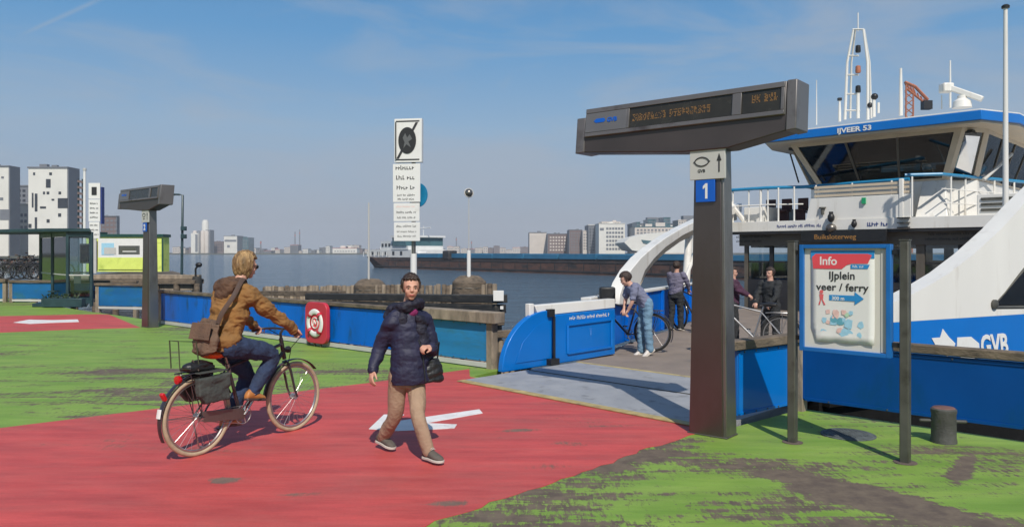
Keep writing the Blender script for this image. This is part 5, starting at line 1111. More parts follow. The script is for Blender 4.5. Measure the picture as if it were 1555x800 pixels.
# ---------------------------------------------------------------- people on the ferry
def simple(label, u, vh, d, vfoot, lean, facing, top_m, leg_m, hair_m, bikey=False, sleeves=True, shoe_m='black', height=None, latv=None, arm=None, vx=.011, cat='person'):
    """u: image column of the hips, d: distance; lean: offset of the head from the hips; arm: where the hands reach"""
    base = P(u, 383, d); base.z = 0.0; t = thing('person', label, cat, base)
    k = (height or 1.7)/1.75; fd = V(facing).normalized(); lt = V(latv) if latv else V((fd.y, -fd.x, 0)); lt.normalize()
    pl = base+UP*.93*k; ln = V(lean); ch = pl+ln*.62+UP*.36*k; hc = pl+ln+UP*(.70*k if not height else .70*k)
    hc.z = P(u, vh, d).z-.125*k
    up_ = (hc-pl); ch = pl+up_*.52; nk_ = pl+up_*.78; sR, sL = ch+up_*.18+lt*.19*k, ch+up_*.18-lt*.19*k
    q = MB(); fwd_t = lt.cross(up_.normalized())
    torso(q, [(pl-UP*.05, .13, .09), (pl.lerp(ch, .4), .12, .09), (ch, .15, .10), (nk_, .06, .055)], lt); limb(q, [nk_-up_*.05, hc], [.055, .05]); head(q, hc, fd, .98*k)
    hands = []
    for s, sh in ((1, sR), (-1, sL)):
        tg = base+fd*arm[0]+lt*s*arm[1]+UP*arm[2]; el = sh.lerp(tg, .5)-UP*.05+lt*s*.05; hands.append((sh, el, tg)); limb(q, [sh, el, tg], [.046, .036, .027]); hand(q, tg, (tg-el), V((0, 0, -1)), -s, curl=.6, k=.95)
    lg = []
    for s, fo in ((1, .06), (-1, -.05)):
        hp = pl+lt*s*.09; an = base+lt*s*.10+fd*fo+UP*.09; kn = hp.lerp(an, .5)+fd*.03; lg.append((hp, kn, an)); limb(q, [hp, kn, an], [.08, .055, .04])
    fuse(q, vx, 'body', 'skin', t, it=1); face(t, hc, fd, .98*k); hair(t, hc, fd, hair_m, 1.0*k, length=-.01, front=.45, seed=d, vol=1.02)
    q = MB(); torso(q, [(pl-UP*.02, .175, .13), (pl.lerp(ch, .4), .165, .12), (ch, .19, .13), (ch+up_*.18, .17, .11), (nk_, .08, .07)], lt)
    for sh, el, tg in hands: limb(q, [sh, el, tg+(el-tg)*.05] if sleeves else [sh, sh.lerp(el, .75)], [.075, .058, .045] if sleeves else [.075, .062])
    fuse(q, vx, 'top', top_m, t, folds(.018, 8, d), it=2)
    q = MB(); torso(q, [(pl-UP*.10, .16, .12), (pl+UP*.04, .165, .125)], lt)
    for hp, kn, an in lg: limb(q, [hp, kn, an+(kn-an)*.02], [.10, .078, .07])
    fuse(q, vx, 'trousers', leg_m, t, folds(.014, 8, d+1), it=2)
    for hp, kn, an in lg: shoe(t, an, V((an.x, an.y, .03))+fd*.17, shoe_m)
    return t
bx = P(967, 383, 13.5); bx.z = 0.012
simple('young man in a grey-blue T-shirt and pale jeans bending over his bicycle on the ferry', 981, 413, 13.4, 540, (-.36, .0, 0), (-1, -.15, -.5), 'tee', 'denim_pale', 'hair_dark', sleeves=False, shoe_m='shoe_white', height=1.72, latv=(-.15, 1, 0), arm=(.40, .12, .98))
b0 = V((bx.x+.33, bx.y+.30, .012)); bicycle('bicycle', 'black bicycle held by the bending young man on the ferry ramp', b0, math.radians(62), full=False)
simple('standing passenger in a grey-violet jacket and black trousers by the far ferry wall', 1026, 397, 17.6, 503, (.03, 0, 0), (.5, .6, -.2), 'greyjk', 'darkcloth', 'hair_dark', height=1.60, latv=(.6, -.5, 0), arm=(.25, .2, 1.0))
b1 = P(1040, 383, 17.2); b1.z = .012
bicycle('bicycle', 'dark bicycle standing beside the passenger in the grey-violet jacket', b1+V((.4, -.4, 0)), math.radians(20), full=False)
simple('passenger in a dark plum top just right of the tall grey pillar on the ferry', 1113, 405, 15.0, 500, (.0, 0, 0), (.9, -.4, -.1), 'purple', 'darkcloth', 'hair_dark', height=1.52, latv=(-.4, -.9, 0), arm=(.28, .1, 1.0))
simple('passenger in a charcoal coat standing left of the notice board on the ferry', 1171, 406, 14.2, 500, (-.02, 0, 0), (-.8, -.6, -.1), 'darkcloth', 'darkcloth', 'hair_dark', height=1.52, latv=(-.6, .8, 0), arm=(.25, .15, .9))
b2 = P(1150, 383, 13.2); b2.z = .012
bicycle('bicycle', 'grey bicycle standing between the plum-clad and charcoal-clad passengers', b2+V((.45, .1, 0)), math.radians(68), full=False, frame_m='chrome')
# ================================================================ timber guide wall in the water, sign mast, beacons
gw = thing('timber_guide_wall', 'row of worn timber piles with dark fender beams in the water behind the long barrier', 'guide wall', P(600, 383, 20))
gw_pts = []; r_ = random.Random(21)
xs0 = P(402, 383, 23.5); xs1 = P(752, 383, 19.0)
NP = 64
for i in range(NP):
    p = xs0.lerp(xs1, i/(NP-1)); z = EYE+(383-(435-4*i/NP))/F*p.y+r_.uniform(-.022, .018)
    q = MB(); q.lathe(V((p.x+r_.uniform(-.01, .01), p.y+r_.uniform(-.04, .04), -2.2)), [(.062, 0), (.064, z+2.2-.02), (.056, z+2.2), (.01, z+2.205)], 9, V((r_.uniform(-.01, .01), r_.uniform(-.01, .01), 1))); q.build('pile', 'wood_pale' if r_.random() < .6 else 'wood', gw)
for (u0, d0, zt0), (u1, d1, zt1), h, m in (((470, 20.3, .72), (763, 14.9, .98), .17, 'wood_dark'), ((470, 20.3, .53), (761, 14.9, .79), .18, 'wood_dark'), ((540, 19.2, .36), (758, 14.9, .57), .2, 'wood')):
    a, b = P(u0, 383, d0), P(u1, 383, d1); a.z = zt0-h/2; b.z = zt1-h/2; q = MB(); q.beam(a, b, .28, h-.01); q.build('fender_beam', m, gw, bevel=.015)
for u, d in ((520, 19.6), (585, 18.2), (640, 17.2), (695, 16.2), (752, 15.2)):
    a = P(u, 383, d); q = MB(); q.lathe(V((a.x, a.y+.25, -2.4)), [(.13, 0), (.13, 2.4+.42+(u-520)*.001), (.1, 2.4+.45+(u-520)*.001)], 14); q.build('support_pile', 'wood', gw)
c = P(757, 449, 14.75); q = MB(); q.box(c, .20, .05, .20); q.build('white_marker', 'signwhite', gw, bevel=.004)
c = P(762, 467, 14.8); q = MB(); q.box(c, .06, .05, .06); q.build('white_marker', 'signwhite', gw)
a_, b_ = xs0+V((0, .12, 0)), xs1+V((0, .12, 0)); a_.z = -.55; b_.z = -.55; q = MB(); q.beam(a_, b_, .12, 2.5); q.build('backing_wall', 'wood', gw, bevel=.01)
q = MB(); q.beam(P(398, 445, 22.8), P(520, 446, 20.2), .22, .14); q.build('walkway_beam', 'wood', gw, bevel=.01)
# low timber bollard row in the gap right of the barrier
gp = thing('timber_fence', 'short pale timber pile fence between the cyan barrier and the blue ferry fin', 'fence', P(775, 383, 12.6))
for i in range(7):
    a = P(752+i*8.5, 383, 12.8+.04*i); q = MB(); q.lathe(V((a.x, a.y, -2.2)), [(.045, 0), (.045, 2.2+.30+.03*math.sin(i*2)), (.03, 2.52+.03*math.sin(i*2))], 8); q.build('pile', 'wood_pale', gp)
q = MB(); q.beam(P(748, 508, 12.75), P(812, 503, 13.0), .10, .12); q.build('top_beam', 'wood', gp, bevel=.01)
q = MB(); q.beam(P(748, 545, 12.7), P(812, 540, 12.95), .14, .2); q.build('bottom_beam', 'wood_dark', gp, bevel=.01)
for u, d, lb in ((560, 21.2, 'left of the tall sign mast'), (712, 19.3, 'right of the tall sign mast')):
    b_ = P(u, 383, d); t = thing('mooring_dolphin', 'low grey timber mooring head with a pale pole '+lb, 'mooring', V((b_.x, b_.y, 0)))
    zt = P(u, 424 if u < 600 else 419, d).z; q = MB(); q.lathe(V((b_.x, b_.y+.2, -2)), [(.43, 0), (.44, zt+1.84), (.33, zt+1.95), (.24, zt+2.0), (.05, zt+2.02)], 12); q.build('pile_head', 'wood', t, bevel=.02)
    q = MB()
    for z in (zt-.3,): q.torus(V((b_.x, b_.y+.2, z)), .43, .012, UP, 20, 6)
    q.build('iron_band', 'post', t)
    ztop = P(u, 308 if u < 600 else 297, d).z; q = MB(); q.tube([V((b_.x, b_.y, zt-.2)), V((b_.x, b_.y, ztop))], [.03, .02] if u < 600 else [.014, .009], 8); q.build('pole', 'signgrey', t)
    if u > 600:
        q = MB(); q.tube([V((b_.x, b_.y-.02, zt-.2)), V((b_.x, b_.y-.02, P(0, 380, d).z))], .05, 8); q.build('pole_sleeve', 'signwhite', t)
        c = P(709, 293, d); q = MB(); q.ell(V((b_.x, b_.y, c.z)), .10, .10, .10); q.build('ball', 'steel', t); q = MB(); q.torus(V((b_.x, b_.y, c.z)), .112, .012, V((.3, -1, .2)), 20, 6); q.build('ball_ring', 'signgrey', t)
# sign mast
def sign_mast(label, u, d, k=1.0, disc=True, name='sign_mast'):
    o = P(u, 383, d); t = thing(name, label, 'sign', V((o.x, o.y, 0))); o.z = 0
    Zv = lambda v: EYE+(383-v)/F*d
    q = MB(); q.tube([V((o.x+.02, o.y+.12, -2)), V((o.x+.02, o.y+.12, Zv(190)))], .055*k, 12); q.build('pole', 'steel', t)
    q = MB(); q.tube([V((o.x+.02, o.y+.12, Zv(430))), V((o.x+.02, o.y+.12, Zv(385)))], .085*k, 12); q.build('pole_sleeve', 'signwhite', t)
    px = d/F; rt = V((.985, -.17, 0)); nr = V((-.17, -.985, 0))
    def board(uc, w_, va, vb, m, nm, out=0.0, th=.03, par=t, bev=.004):
        c = V((o.x+(uc-628)*px, o.y+.02, 0))+nr*out; a = c-rt*w_*px/2; b = c+rt*w_*px/2
        q = MB(); q.prism([a+UP*Zv(vb), b+UP*Zv(vb), b+UP*Zv(va), a+UP*Zv(va)], -nr*th); return q.build(nm, m, par, bevel=bev)
    bo = board(623, 43, 181, 247, 'signwhite', 'symbol_board', .09, .16)
    for (uc, w_, va, vb) in ((622.5, 37, 184, 186), (622.5, 37, 242, 244), (604.5, 2, 186.2, 241.8), (640.5, 2, 186.2, 241.8)): board(uc, w_, va, vb, 'ink', 'border_line', .094, .004, bo, 0)
    c = V((o.x+(622-628)*px, o.y+.02, Zv(214)))+nr*.097
    q = MB(); q.prism([c+rt*(-17*px)+UP*(-27*px), c+rt*(-13*px)+UP*(-27*px), c+rt*(17*px)+UP*(27*px), c+rt*(13*px)+UP*(27*px)], nr*.003); q.build('diagonal_bar', 'ink', bo, smooth=False)
    q = MB(); q.ring([(c+nr*.004, rt*14*px, UP*20*px), (c+nr*.007, rt*14*px, UP*20*px)], n=28); q.build('symbol_disc', 'darkcloth', bo, smooth=False)
    q = MB(); q.prism([c+nr*.009+rt*x*px+UP*y*px for x, y in ((-7, 4), (-3, 11), (0, 4), (4, 9), (8, 2), (2, -2), (6, -11), (-1, -6), (-6, -12), (-4, -3))], nr*.003); q.build('symbol', 'steel', bo, smooth=False)
    for uc, w_, va, vb, lines in ((620, 43, 249, 307, (((258, 6.5), (273, 6.5), (288, 6), (298, 3.2), (304, 3.2)))), (620, 41, 308.5, 336, ((315, 3), (324, 3.6), (332, 3))), (620.5, 41, 337.5, 366, ((345, 3.4), (353, 3), (360, 3)))):
        b_ = board(uc, w_, va, vb, 'signwhite', 'text_board', .05)
        for i, (v, h) in enumerate(lines):
            q = MB(); st = V((o.x+(uc-628)*px, o.y+.02, 0))+nr*.0525-rt*w_*px*(.40-.02*i); st.z = Zv(v); blurtext(q, st, rt, UP, w_*px*(.78-.03*i), h*px, int(v)); q.build('lettering', 'mappink' if va == 308.5 and i == 0 else 'ink', b_, smooth=False)
    if disc:
        c = V((o.x+(636-628)*px, o.y+.10, Zv(296))); ax = V((-.5, -.86, 0)).normalized()
        q = MB(); q.lathe(c, [(.001, 0), (.31, 0), (.31, .02), (.001, .02)], 32, ax); q.build('blue_disc', M.setdefault('discblue', mat('disc_blue', (.01, .19, .36), .4)), t)
    return t
sign_mast('tall white text sign mast with a round blue disc standing behind the walking woman', 626, 19.6)

# ================================================================ left background: kiosk, shelter, jetty, lamp
jt = thing('floating_jetty', 'brown timber jetty behind the far pillar carrying the lime green kiosk', 'jetty', P(230, 383, 34))
a, b = P(60, 383, 33.5), P(304, 383, 33.5)
for i, (v0, v1, dd, m) in enumerate(((417, 424, 0, 'wood_pale'), (424.5, 431, -.3, 'wood'), (431.5, 441, -.1, 'wood_pale'))):
    z0_, z1_ = EYE+(383-v1)/F*33.5, EYE+(383-v0)/F*33.5; q = MB(); q.beam(V((a.x, a.y+dd, (z0_+z1_)/2)), V((b.x-.05*i, b.y+dd, (z0_+z1_)/2)), .35, z1_-z0_-.01); q.build('beam', m, jt, bevel=.02)
q = MB(); q.prism([V((a.x, a.y+.4, .62)), V((b.x, b.y+.4, .62)), V((P(262, 0, 66).x, 66, .20)), V((a.x-12, 66, .20))], (0, 0, -.2)); q.build('jetty_deck', 'wood', jt)
for i in range(9):
    p = a.lerp(b, i/8); q = MB(); q.lathe(V((p.x, p.y-.35, -2.5)), [(.13, 0), (.13, 2.95)], 10); q.build('pile', 'wood', jt)
q = MB(); q.lathe(V((b.x-.1, b.y-.1, -2.5)), [(.22, 0), (.22, 3.0), (.18, 3.25), (.02, 3.27)], 14); q.build('corner_pile', 'wood_dark', jt)
c = P(297, 408, 33.3); t = thing('jetty_lamp', 'small black lamp on a bent arm at the corner of the brown jetty', 'lamp', c)
q = MB(); q.tube([c+UP*-.35, c+UP*0, c+V((.1, 0, .12))], .045, 8); q.build('arm', 'black', t); q = MB(); q.ell(c+V((.14, 0, .17)), .15, .1, .11); q.build('lamp_head', 'black', t)
DK = 52.0
def kp(u, v, d=DK): return P(u, v, d)
kk = thing('kiosk', 'lime green kiosk with white photo billboard and dark green roof edge on the jetty', 'kiosk', V((kp(195, 383).x, DK, .4)))
def kbox(u0, u1, v0, v1, d0, d1, m, nm, par=kk, bevel=0):
    q = MB(); a, b, c_, d_ = kp(u0, v1, d0), kp(u1, v1, d0), kp(u1, v0, d0), kp(u0, v0, d0); q.prism([a, b, c_, d_], (0, d1-d0, 0)); return q.build(nm, m, par, bevel=bevel)
kbox(131, 247, 360, 412.5, DK, DK+1.0, 'lime', 'wall')
kbox(149, 217, 362, 409, DK-.06, DK-.004, 'signwhite', 'billboard'); kbox(149, 247.5, 355.5, 359.8, DK-.12, DK+1.1, 'greentrim', 'roof_edge')
kbox(131, 149, 352, 359.8, DK-.12, DK+1.1, 'greentrim', 'roof_edge'); kbox(149, 217, 391, 409, DK-.075, DK-.062, 'lime', 'billboard_band')
kbox(180, 212, 373, 386, DK-.08, DK-.062, 'steel', 'photo_print'); kbox(184, 205, 376, 383, DK-.09, DK-.081, 'land', 'photo_print'); kbox(186, 207, 381, 382.5, DK-.095, DK-.091, 'signwhite', 'photo_print')
kbox(154, 173, 369, 387, DK-.08, DK-.062, 'mapblue', 'map_print'); kbox(158, 176, 376, 386, DK-.09, DK-.081, 'signgrey', 'map_print')
kbox(217.5, 220, 362, 412, DK-.03, DK-.004, 'greentrim', 'corner_trim'); kbox(245.4, 247.4, 362, 412, DK-.03, DK-.004, 'greentrim', 'corner_trim'); kbox(144, 147.5, 366, 410, DK-.08, DK-.004, 'wood', 'timber_post')
kbox(222, 245, 364, 369, DK-.02, DK-.004, 'lime', 'panel_band')
# bicycle-like dark railings in front of the billboard
for u in (178, 186): 
    pass
pg = thing('far_sign_mast', 'distant white sign mast rising behind the glass shelter', 'sign', V((P(144, 383, 46).x, 46, 0)))
for u0, u1, v0, v1, m, nm in ((134.5, 152, 278, 302, 'signwhite', 'symbol_board'), (134.5, 152, 303, 336, 'signwhite', 'text_board'), (135.5, 151, 337, 362, 'signwhite', 'text_board')): kbox(u0, u1, v0, v1, 46, 46.08, m, nm, pg)
kbox(139, 146.5, 284, 296, 45.97, 45.996, 'darkcloth', 'symbol', pg); kbox(142, 146, 362.3, 415, 46.02, 46.08, 'signgrey', 'pole', pg); kbox(152.6, 154.6, 284, 340, 46.0, 46.3, 'inkblue', 'board_edge', pg)
q = MB(); r_ = random.Random(4)
for v in (310, 317, 324, 331, 343, 350, 357): blurtext(q, P(136.5, v, 45.98), V((1, 0, 0)), UP, .52, .10, v)
q.build('lettering', 'ink', pg, smooth=False)
t = thing('tall_pole', 'tall slim white pole rising left of the distant sign mast', 'pole', V((P(128, 383, 60).x, 60, 0)))
q = MB(); q.tube([P(128.5, 430, 60), P(128.5, 258, 60)], [.13, .10], 10); q.build('shaft', 'signwhite', t); q = MB(); q.lathe(P(128.5, 259, 60), [(.14, 0), (.14, .15), (.02, .2)], 10); q.build('cap', 'signgrey', t)
t = thing('dark_banner_mast', 'dark lattice signal mast standing between the white tower and the tall pole', 'mast', V((P(122, 383, 62).x, 62, 0)))
q = MB(); q.tube([P(119, 430, 62), P(119, 272, 62)], .06, 6); q.tube([P(125, 430, 62), P(125, 272, 62)], .06, 6); q.build('upright', 'shelter', t)
for v in range(275, 350, 9): q = MB(); q.beam(P(118, v, 61.9), P(126, v+2, 61.9), .12, .18); q.build('cross_plate', 'bbrown', t)
# lamp post
t = thing('lamp_post', 'thin dark lamp post with a short arm rising from behind the kiosk', 'street lamp', V((P(277, 383, 40).x, 40, 0)))
q = MB(); q.tube([P(276, 420, 40), P(277.5, 296.5, 40), P(272, 295.5, 40), P(263, 295, 40)], [.075, .06, .05, .045], 8); q.build('post', 'shelter', t)
q = MB(); a, b = P(265, 296.2, 40), P(257, 296.2, 40); q.beam(a, b, .2, .06); q.build('lamp_head', 'steel', t, bevel=.01)
for v in (347, 359): q = MB(); q.box(P(279, v, 39.9), .26, .2, .22); q.build('signal_box', 'shelter', t, bevel=.02)
# glass shelter
DS = 25.6
st = thing('glass_shelter', 'dark green framed glass waiting shelter on the far green ground at the left', 'shelter', V((P(100, 383, DS).x, DS, 0)))
def sb(u0, u1, v0, v1, d0, d1, m, nm, par=st, bevel=0):
    q = MB(); q.prism([P(u0, v1, d0), P(u1, v1, d0), P(u1, v0, d0), P(u0, v0, d0)], (0, d1-d0, 0)); return q.build(nm, m, par, bevel=bevel)
zr = P(0, 352, DS).z
q = MB(); q.prism([V((P(128, 0, DS).x+.1, DS-.15, zr)), V((P(140.5, 0, DS).x, DS-.15, zr)), V((P(139, 0, 29.3).x, 29.3, zr)), V((-22, 29.6, zr)), V((-22, 28.6, zr)), V((P(75, 0, DS).x, DS-.15, zr))], (0, 0, .11)); q.build('roof', 'shelter', st, bevel=.01)
pts_s = [(P(139, 0, DS).x, DS), (P(103, 0, DS).x, DS), (P(80, 0, 27.3).x, 27.3), (P(62, 0, 28.8).x, 28.8), (P(137.5, 0, 28.6).x, 28.6), (P(98, 0, 28.8).x, 28.8)]
for x, y in pts_s: q = MB(); q.box((x, y, zr/2), .09, .09, zr-.004); q.build('post', 'shelter', st, bevel=.01)
def wall_(i, j, z0_, z1_, m='glass', nm='glass_pane', th=.012):
    a = V((*pts_s[i], 0)); b = V((*pts_s[j], 0)); q = MB(); q.beam(a+UP*(z0_+z1_)/2, b+UP*(z0_+z1_)/2, th, z1_-z0_); return q.build(nm, m, st)
for i, j in ((0, 1), (2, 3), (4, 5), (0, 4), (1, 2)):
    wall_(i, j, .32, zr-.16); wall_(i, j, .10, .30, 'shelter', 'kick_rail', .07); wall_(i, j, zr-.15, zr-.006, 'shelter', 'head_rail', .07); wall_(i, j, 1.02, 1.06, 'signgrey', 'glass_stripe', .018)
q = MB(); q.box((P(118, 0, 27.5).x, 27.2, .42), 1.6, .35, .05); q.box((P(105, 0, 27.5).x, 27.2, .2), .08, .3, .4); q.box((P(131, 0, 27.5).x, 27.2, .2), .08, .3, .4); q.build('bench', 'shelter', st, bevel=.01)
sb(122, 134, 372, 398, DS+.4, DS+.45, 'wood', 'timetable'); sb(121, 135, 370, 400, DS+.46, DS+.5, 'signgrey', 'timetable_case')
sb(112, 122, 412, 430, DS+.05, DS+.08, 'signgrey', 'notice')
q = MB(); q.prism([V((P(60, 0, DS).x, DS-.4, .006)), V((P(142, 0, DS).x, DS-.4, .006)), V((P(139, 0, 29).x, 29, .006)), V((P(60, 0, DS).x-1, 29, .006))], (0, 0, .11)); q.build('plinth', 'shelter', st, bevel=.01)
# low rubber kerb block
bkk = thing('planter_box', 'low dark planter box on the ground in front of the glass shelter', 'planter', P(98, 383, 24.6))
sb(62, 124, 453, 466.5, 24.9, 25.15, 'shelter', 'trough', bkk, .02)
r_ = random.Random(6); q = MB()
for k in range(160):
    p = P(r_.uniform(64, 122), 383, 25.02); p.z = r_.uniform(.24, .42); d = V((r_.uniform(-1, 1), r_.uniform(-1, 1), r_.uniform(.2, 1))).normalized()*.06; s = V((r_.uniform(-1, 1), r_.uniform(-1, 1), r_.uniform(-.3, .3))).normalized()*.025; q.quad(p-s, p+d-s*.5, p+d*1.4, p+s)
M['leaf'] = mat('dark_leaf', (.04, .07, .025), .6, var=.4, vscale=20)
o = q.build('foliage', 'leaf', bkk, smooth=False)
# parked bicycles at the left edge
grp = 'bicycles parked on the far quay at the left edge'
bp0 = None; r_ = random.Random(12)
lb = ['leftmost of the parked bicycles behind the shelter', 'second parked bicycle from the left edge behind the shelter', 'third parked bicycle from the left edge', 'fourth parked bicycle from the left edge', 'fifth parked bicycle from the left edge', 'rightmost of the parked bicycles, seen through the shelter']
for i in range(6):
    pos = V((P(-8+13*i, 0, 33).x, 33.0+r_.uniform(-.3, .3), .62)); rz = math.radians(r_.uniform(-62, -30))
    if bp0 is None: bp0 = bicycle('parked_bicycle', lb[0], pos, rz, full=False, group=grp)
    else: dup(bp0, pos, rz, lb[i])
# shrubs behind the bicycles
def shrub(name, label, c, rx, rz_, n, seed, m='leaf', trunk=True):
    t = thing(name, label, 'shrub' if rz_ < 2 else 'tree', V((c.x, c.y, 0))); r = random.Random(seed)
    q = MB(); q.tube([V((c.x, c.y, 0)), V((c.x+.05, c.y, c.z))], [.07, .03], 6)
    for k in range(7): a = r.uniform(0, 6.28); q.tube([V((c.x, c.y, c.z*r.uniform(.4, .8))), c+V((math.cos(a)*rx*.7, math.sin(a)*rx*.5, rz_*r.uniform(-.2, .8)))], [.025, .008], 5)
    q.build('trunk', 'wood_dark', t); q = MB()
    cl = [c+V((r.gauss(0, rx*.45), r.gauss(0, rx*.4), r.gauss(0, rz_*.4))) for _ in range(22)]
    for k in range(n):
        b = r.choice(cl); p = b+V((r.gauss(0, rx*.17), r.gauss(0, rx*.17), r.gauss(0, rz_*.17))); d = V((r.uniform(-1, 1), r.uniform(-1, 1), r.uniform(-1, 1))).normalized()*.10; s = V((r.uniform(-1, 1), r.uniform(-1, 1), r.uniform(-1, 1))).normalized()*.05
        q.quad(p-s, p+d*.6-s, p+d, p+d*.6+s, p+s)
    q.build('foliage', m, t, smooth=False)
M['leaf2'] = mat('bare_brown_twigs', (.08, .055, .045), .8, var=.5, vscale=8, dirt=(.1, .03, .025), dscale=4)
shrub('shrub', 'tangled brown shrub behind the parked bicycles at the left edge', V((P(4, 0, 36).x, 36, 1.2)), 1.5, .45, 900, 2, 'leaf2')


# ================================================================ barge
bg_ = thing('barge', 'long rusty river barge with white bow house and blue hatch covers crossing the river', 'barge', V((-10, 130, WZ)))
pb0 = V((P(536, 0, 158).x, 158, 0)); pb1 = V((42, 62, 0)); bd_ = (pb1-pb0).normalized(); bn = V((-bd_.y, bd_.x, 0)); bn = -bn if bn.dot(-pb0) < 0 else bn; LB = (pb1-pb0).length
def bp2(x, y, z): return pb0+bd_*x-bn*y+UP*z
hw = 5.2
def section(x, f, zt, zb, k=1.0): return [bp2(x, 5.2-hw*f, zt), bp2(x+.0, 5.2-hw*f*k, zb), bp2(x, 5.2+hw*f*k, zb), bp2(x, 5.2+hw*f, zt)]
q = MB(); secs = [(0, .12, 1.25, .9, .1), (1.5, .45, 1.1, .1, .3), (4, .8, .95, WZ-.2, .5), (8, .97, .75, WZ-.2, .85), (14, 1, .55, WZ-.2, 1), (30, 1, .5, WZ-.2, 1), (LB, 1, .5, WZ-.2, 1)]
vs = []; fs = []
for x, f, zt, zb, k in secs: vs += section(x, f, zt, zb, k)
for i in range(len(secs)-1):
    for j in range(4): fs.append((i*4+j, i*4+(j+1) % 4, (i+1)*4+(j+1) % 4, (i+1)*4+j))
fs += [(0, 1, 2, 3), tuple(range(len(vs)-4, len(vs)))]; q.add(vs, fs); q.build('hull', 'redbrown', bg_, smooth=False)
def bbox(x0, x1, y0, y1, z0_, z1_, m, nm, par=bg_, bevel=0):
    q = MB(); q.prism([bp2(x0, y0, z0_), bp2(x1, y0, z0_), bp2(x1, y1, z0_), bp2(x0, y1, z0_)], (0, 0, z1_-z0_)); return q.build(nm, m, par, bevel=bevel)
bbox(14, LB, -.05, -.002, .30, .50, 'barge_dark', 'rub_rail'); bbox(10, LB, -.05, -.002, -.95, -.75, 'barge_dark', 'lower_rub_rail')
bbox(14, LB-1, .9, 9.5, .502, .85, 'barge_dark', 'coaming')
x = 24
while x < LB-8:
    bbox(x, x+7.4, .8, 9.6, .852, 1.45+.12*((x//8) % 2), 'barge_blue', 'hatch_cover'); x += 7.8
for xx in range(15, int(LB)-2, 3): bbox(xx, xx+.12, -.04, -.003, -.74, .29, 'barge_dark', 'frame_rib')
bbox(1.5, 2.4, 3.5, 6.9, 1.05, 2.0, 'barge_white', 'bow_plate'); bbox(4, 21, 1.4, 9.0, .80, 2.3, 'barge_white', 'deck_house'); bbox(9, 13.5, 1.6, 8.8, 2.302, 4.0, 'barge_white', 'upper_house')
bbox(13.7, 20, 1.3, 9.1, 2.302, 3.0, 'barge_white', 'bridge_base'); bbox(14.5, 19.6, 1.1, 9.3, 3.002, 4.6, 'bteal', 'bridge_glass'); bbox(14.1, 20.2, .9, 9.5, 4.602, 4.95, 'barge_white', 'bridge_roof')
for xx in (5.5, 8, 11, 14, 17): bbox(xx, xx+.8, 1.34, 1.398, 1.3, 2.0, 'bdark', 'window')
for xx in (0, 1.5, 3, 4.5): bbox(9.4+xx*.9, 10.1+xx*.9, 1.54, 1.598, 2.9, 3.5, 'bdark', 'window')
q = MB(); q.tube([bp2(16, 5, 4.9), bp2(16, 5, 7.2)], .09, 6); q.tube([bp2(19.5, 5, 4.9), bp2(19.5, 5, 6.8)], .07, 6); q.tube([bp2(14, 5, 6.3), bp2(22, 5, 6.4)], .12, 6); q.tube([bp2(2.5, 5, 1), bp2(2.5, 5, 3.0)], .08, 6); q.build('mast', 'barge_white', bg_)
for k in range(7): bbox(2.8+k*1.6, 2.9+k*1.6, .9, 1.0, .9, 1.9, 'barge_white', 'rail_post')
bbox(2.8, 13, .92, .98, 1.9, 1.98, 'barge_white', 'rail'); bbox(21, 23.4, 1.5, 3.5, .85, 2.0, 'barge_white', 'life_boat', bevel=.3); bbox(33.5, 35.5, .2, 2, .5, 2.1, 'barge_dark', 'winch', bevel=.2)
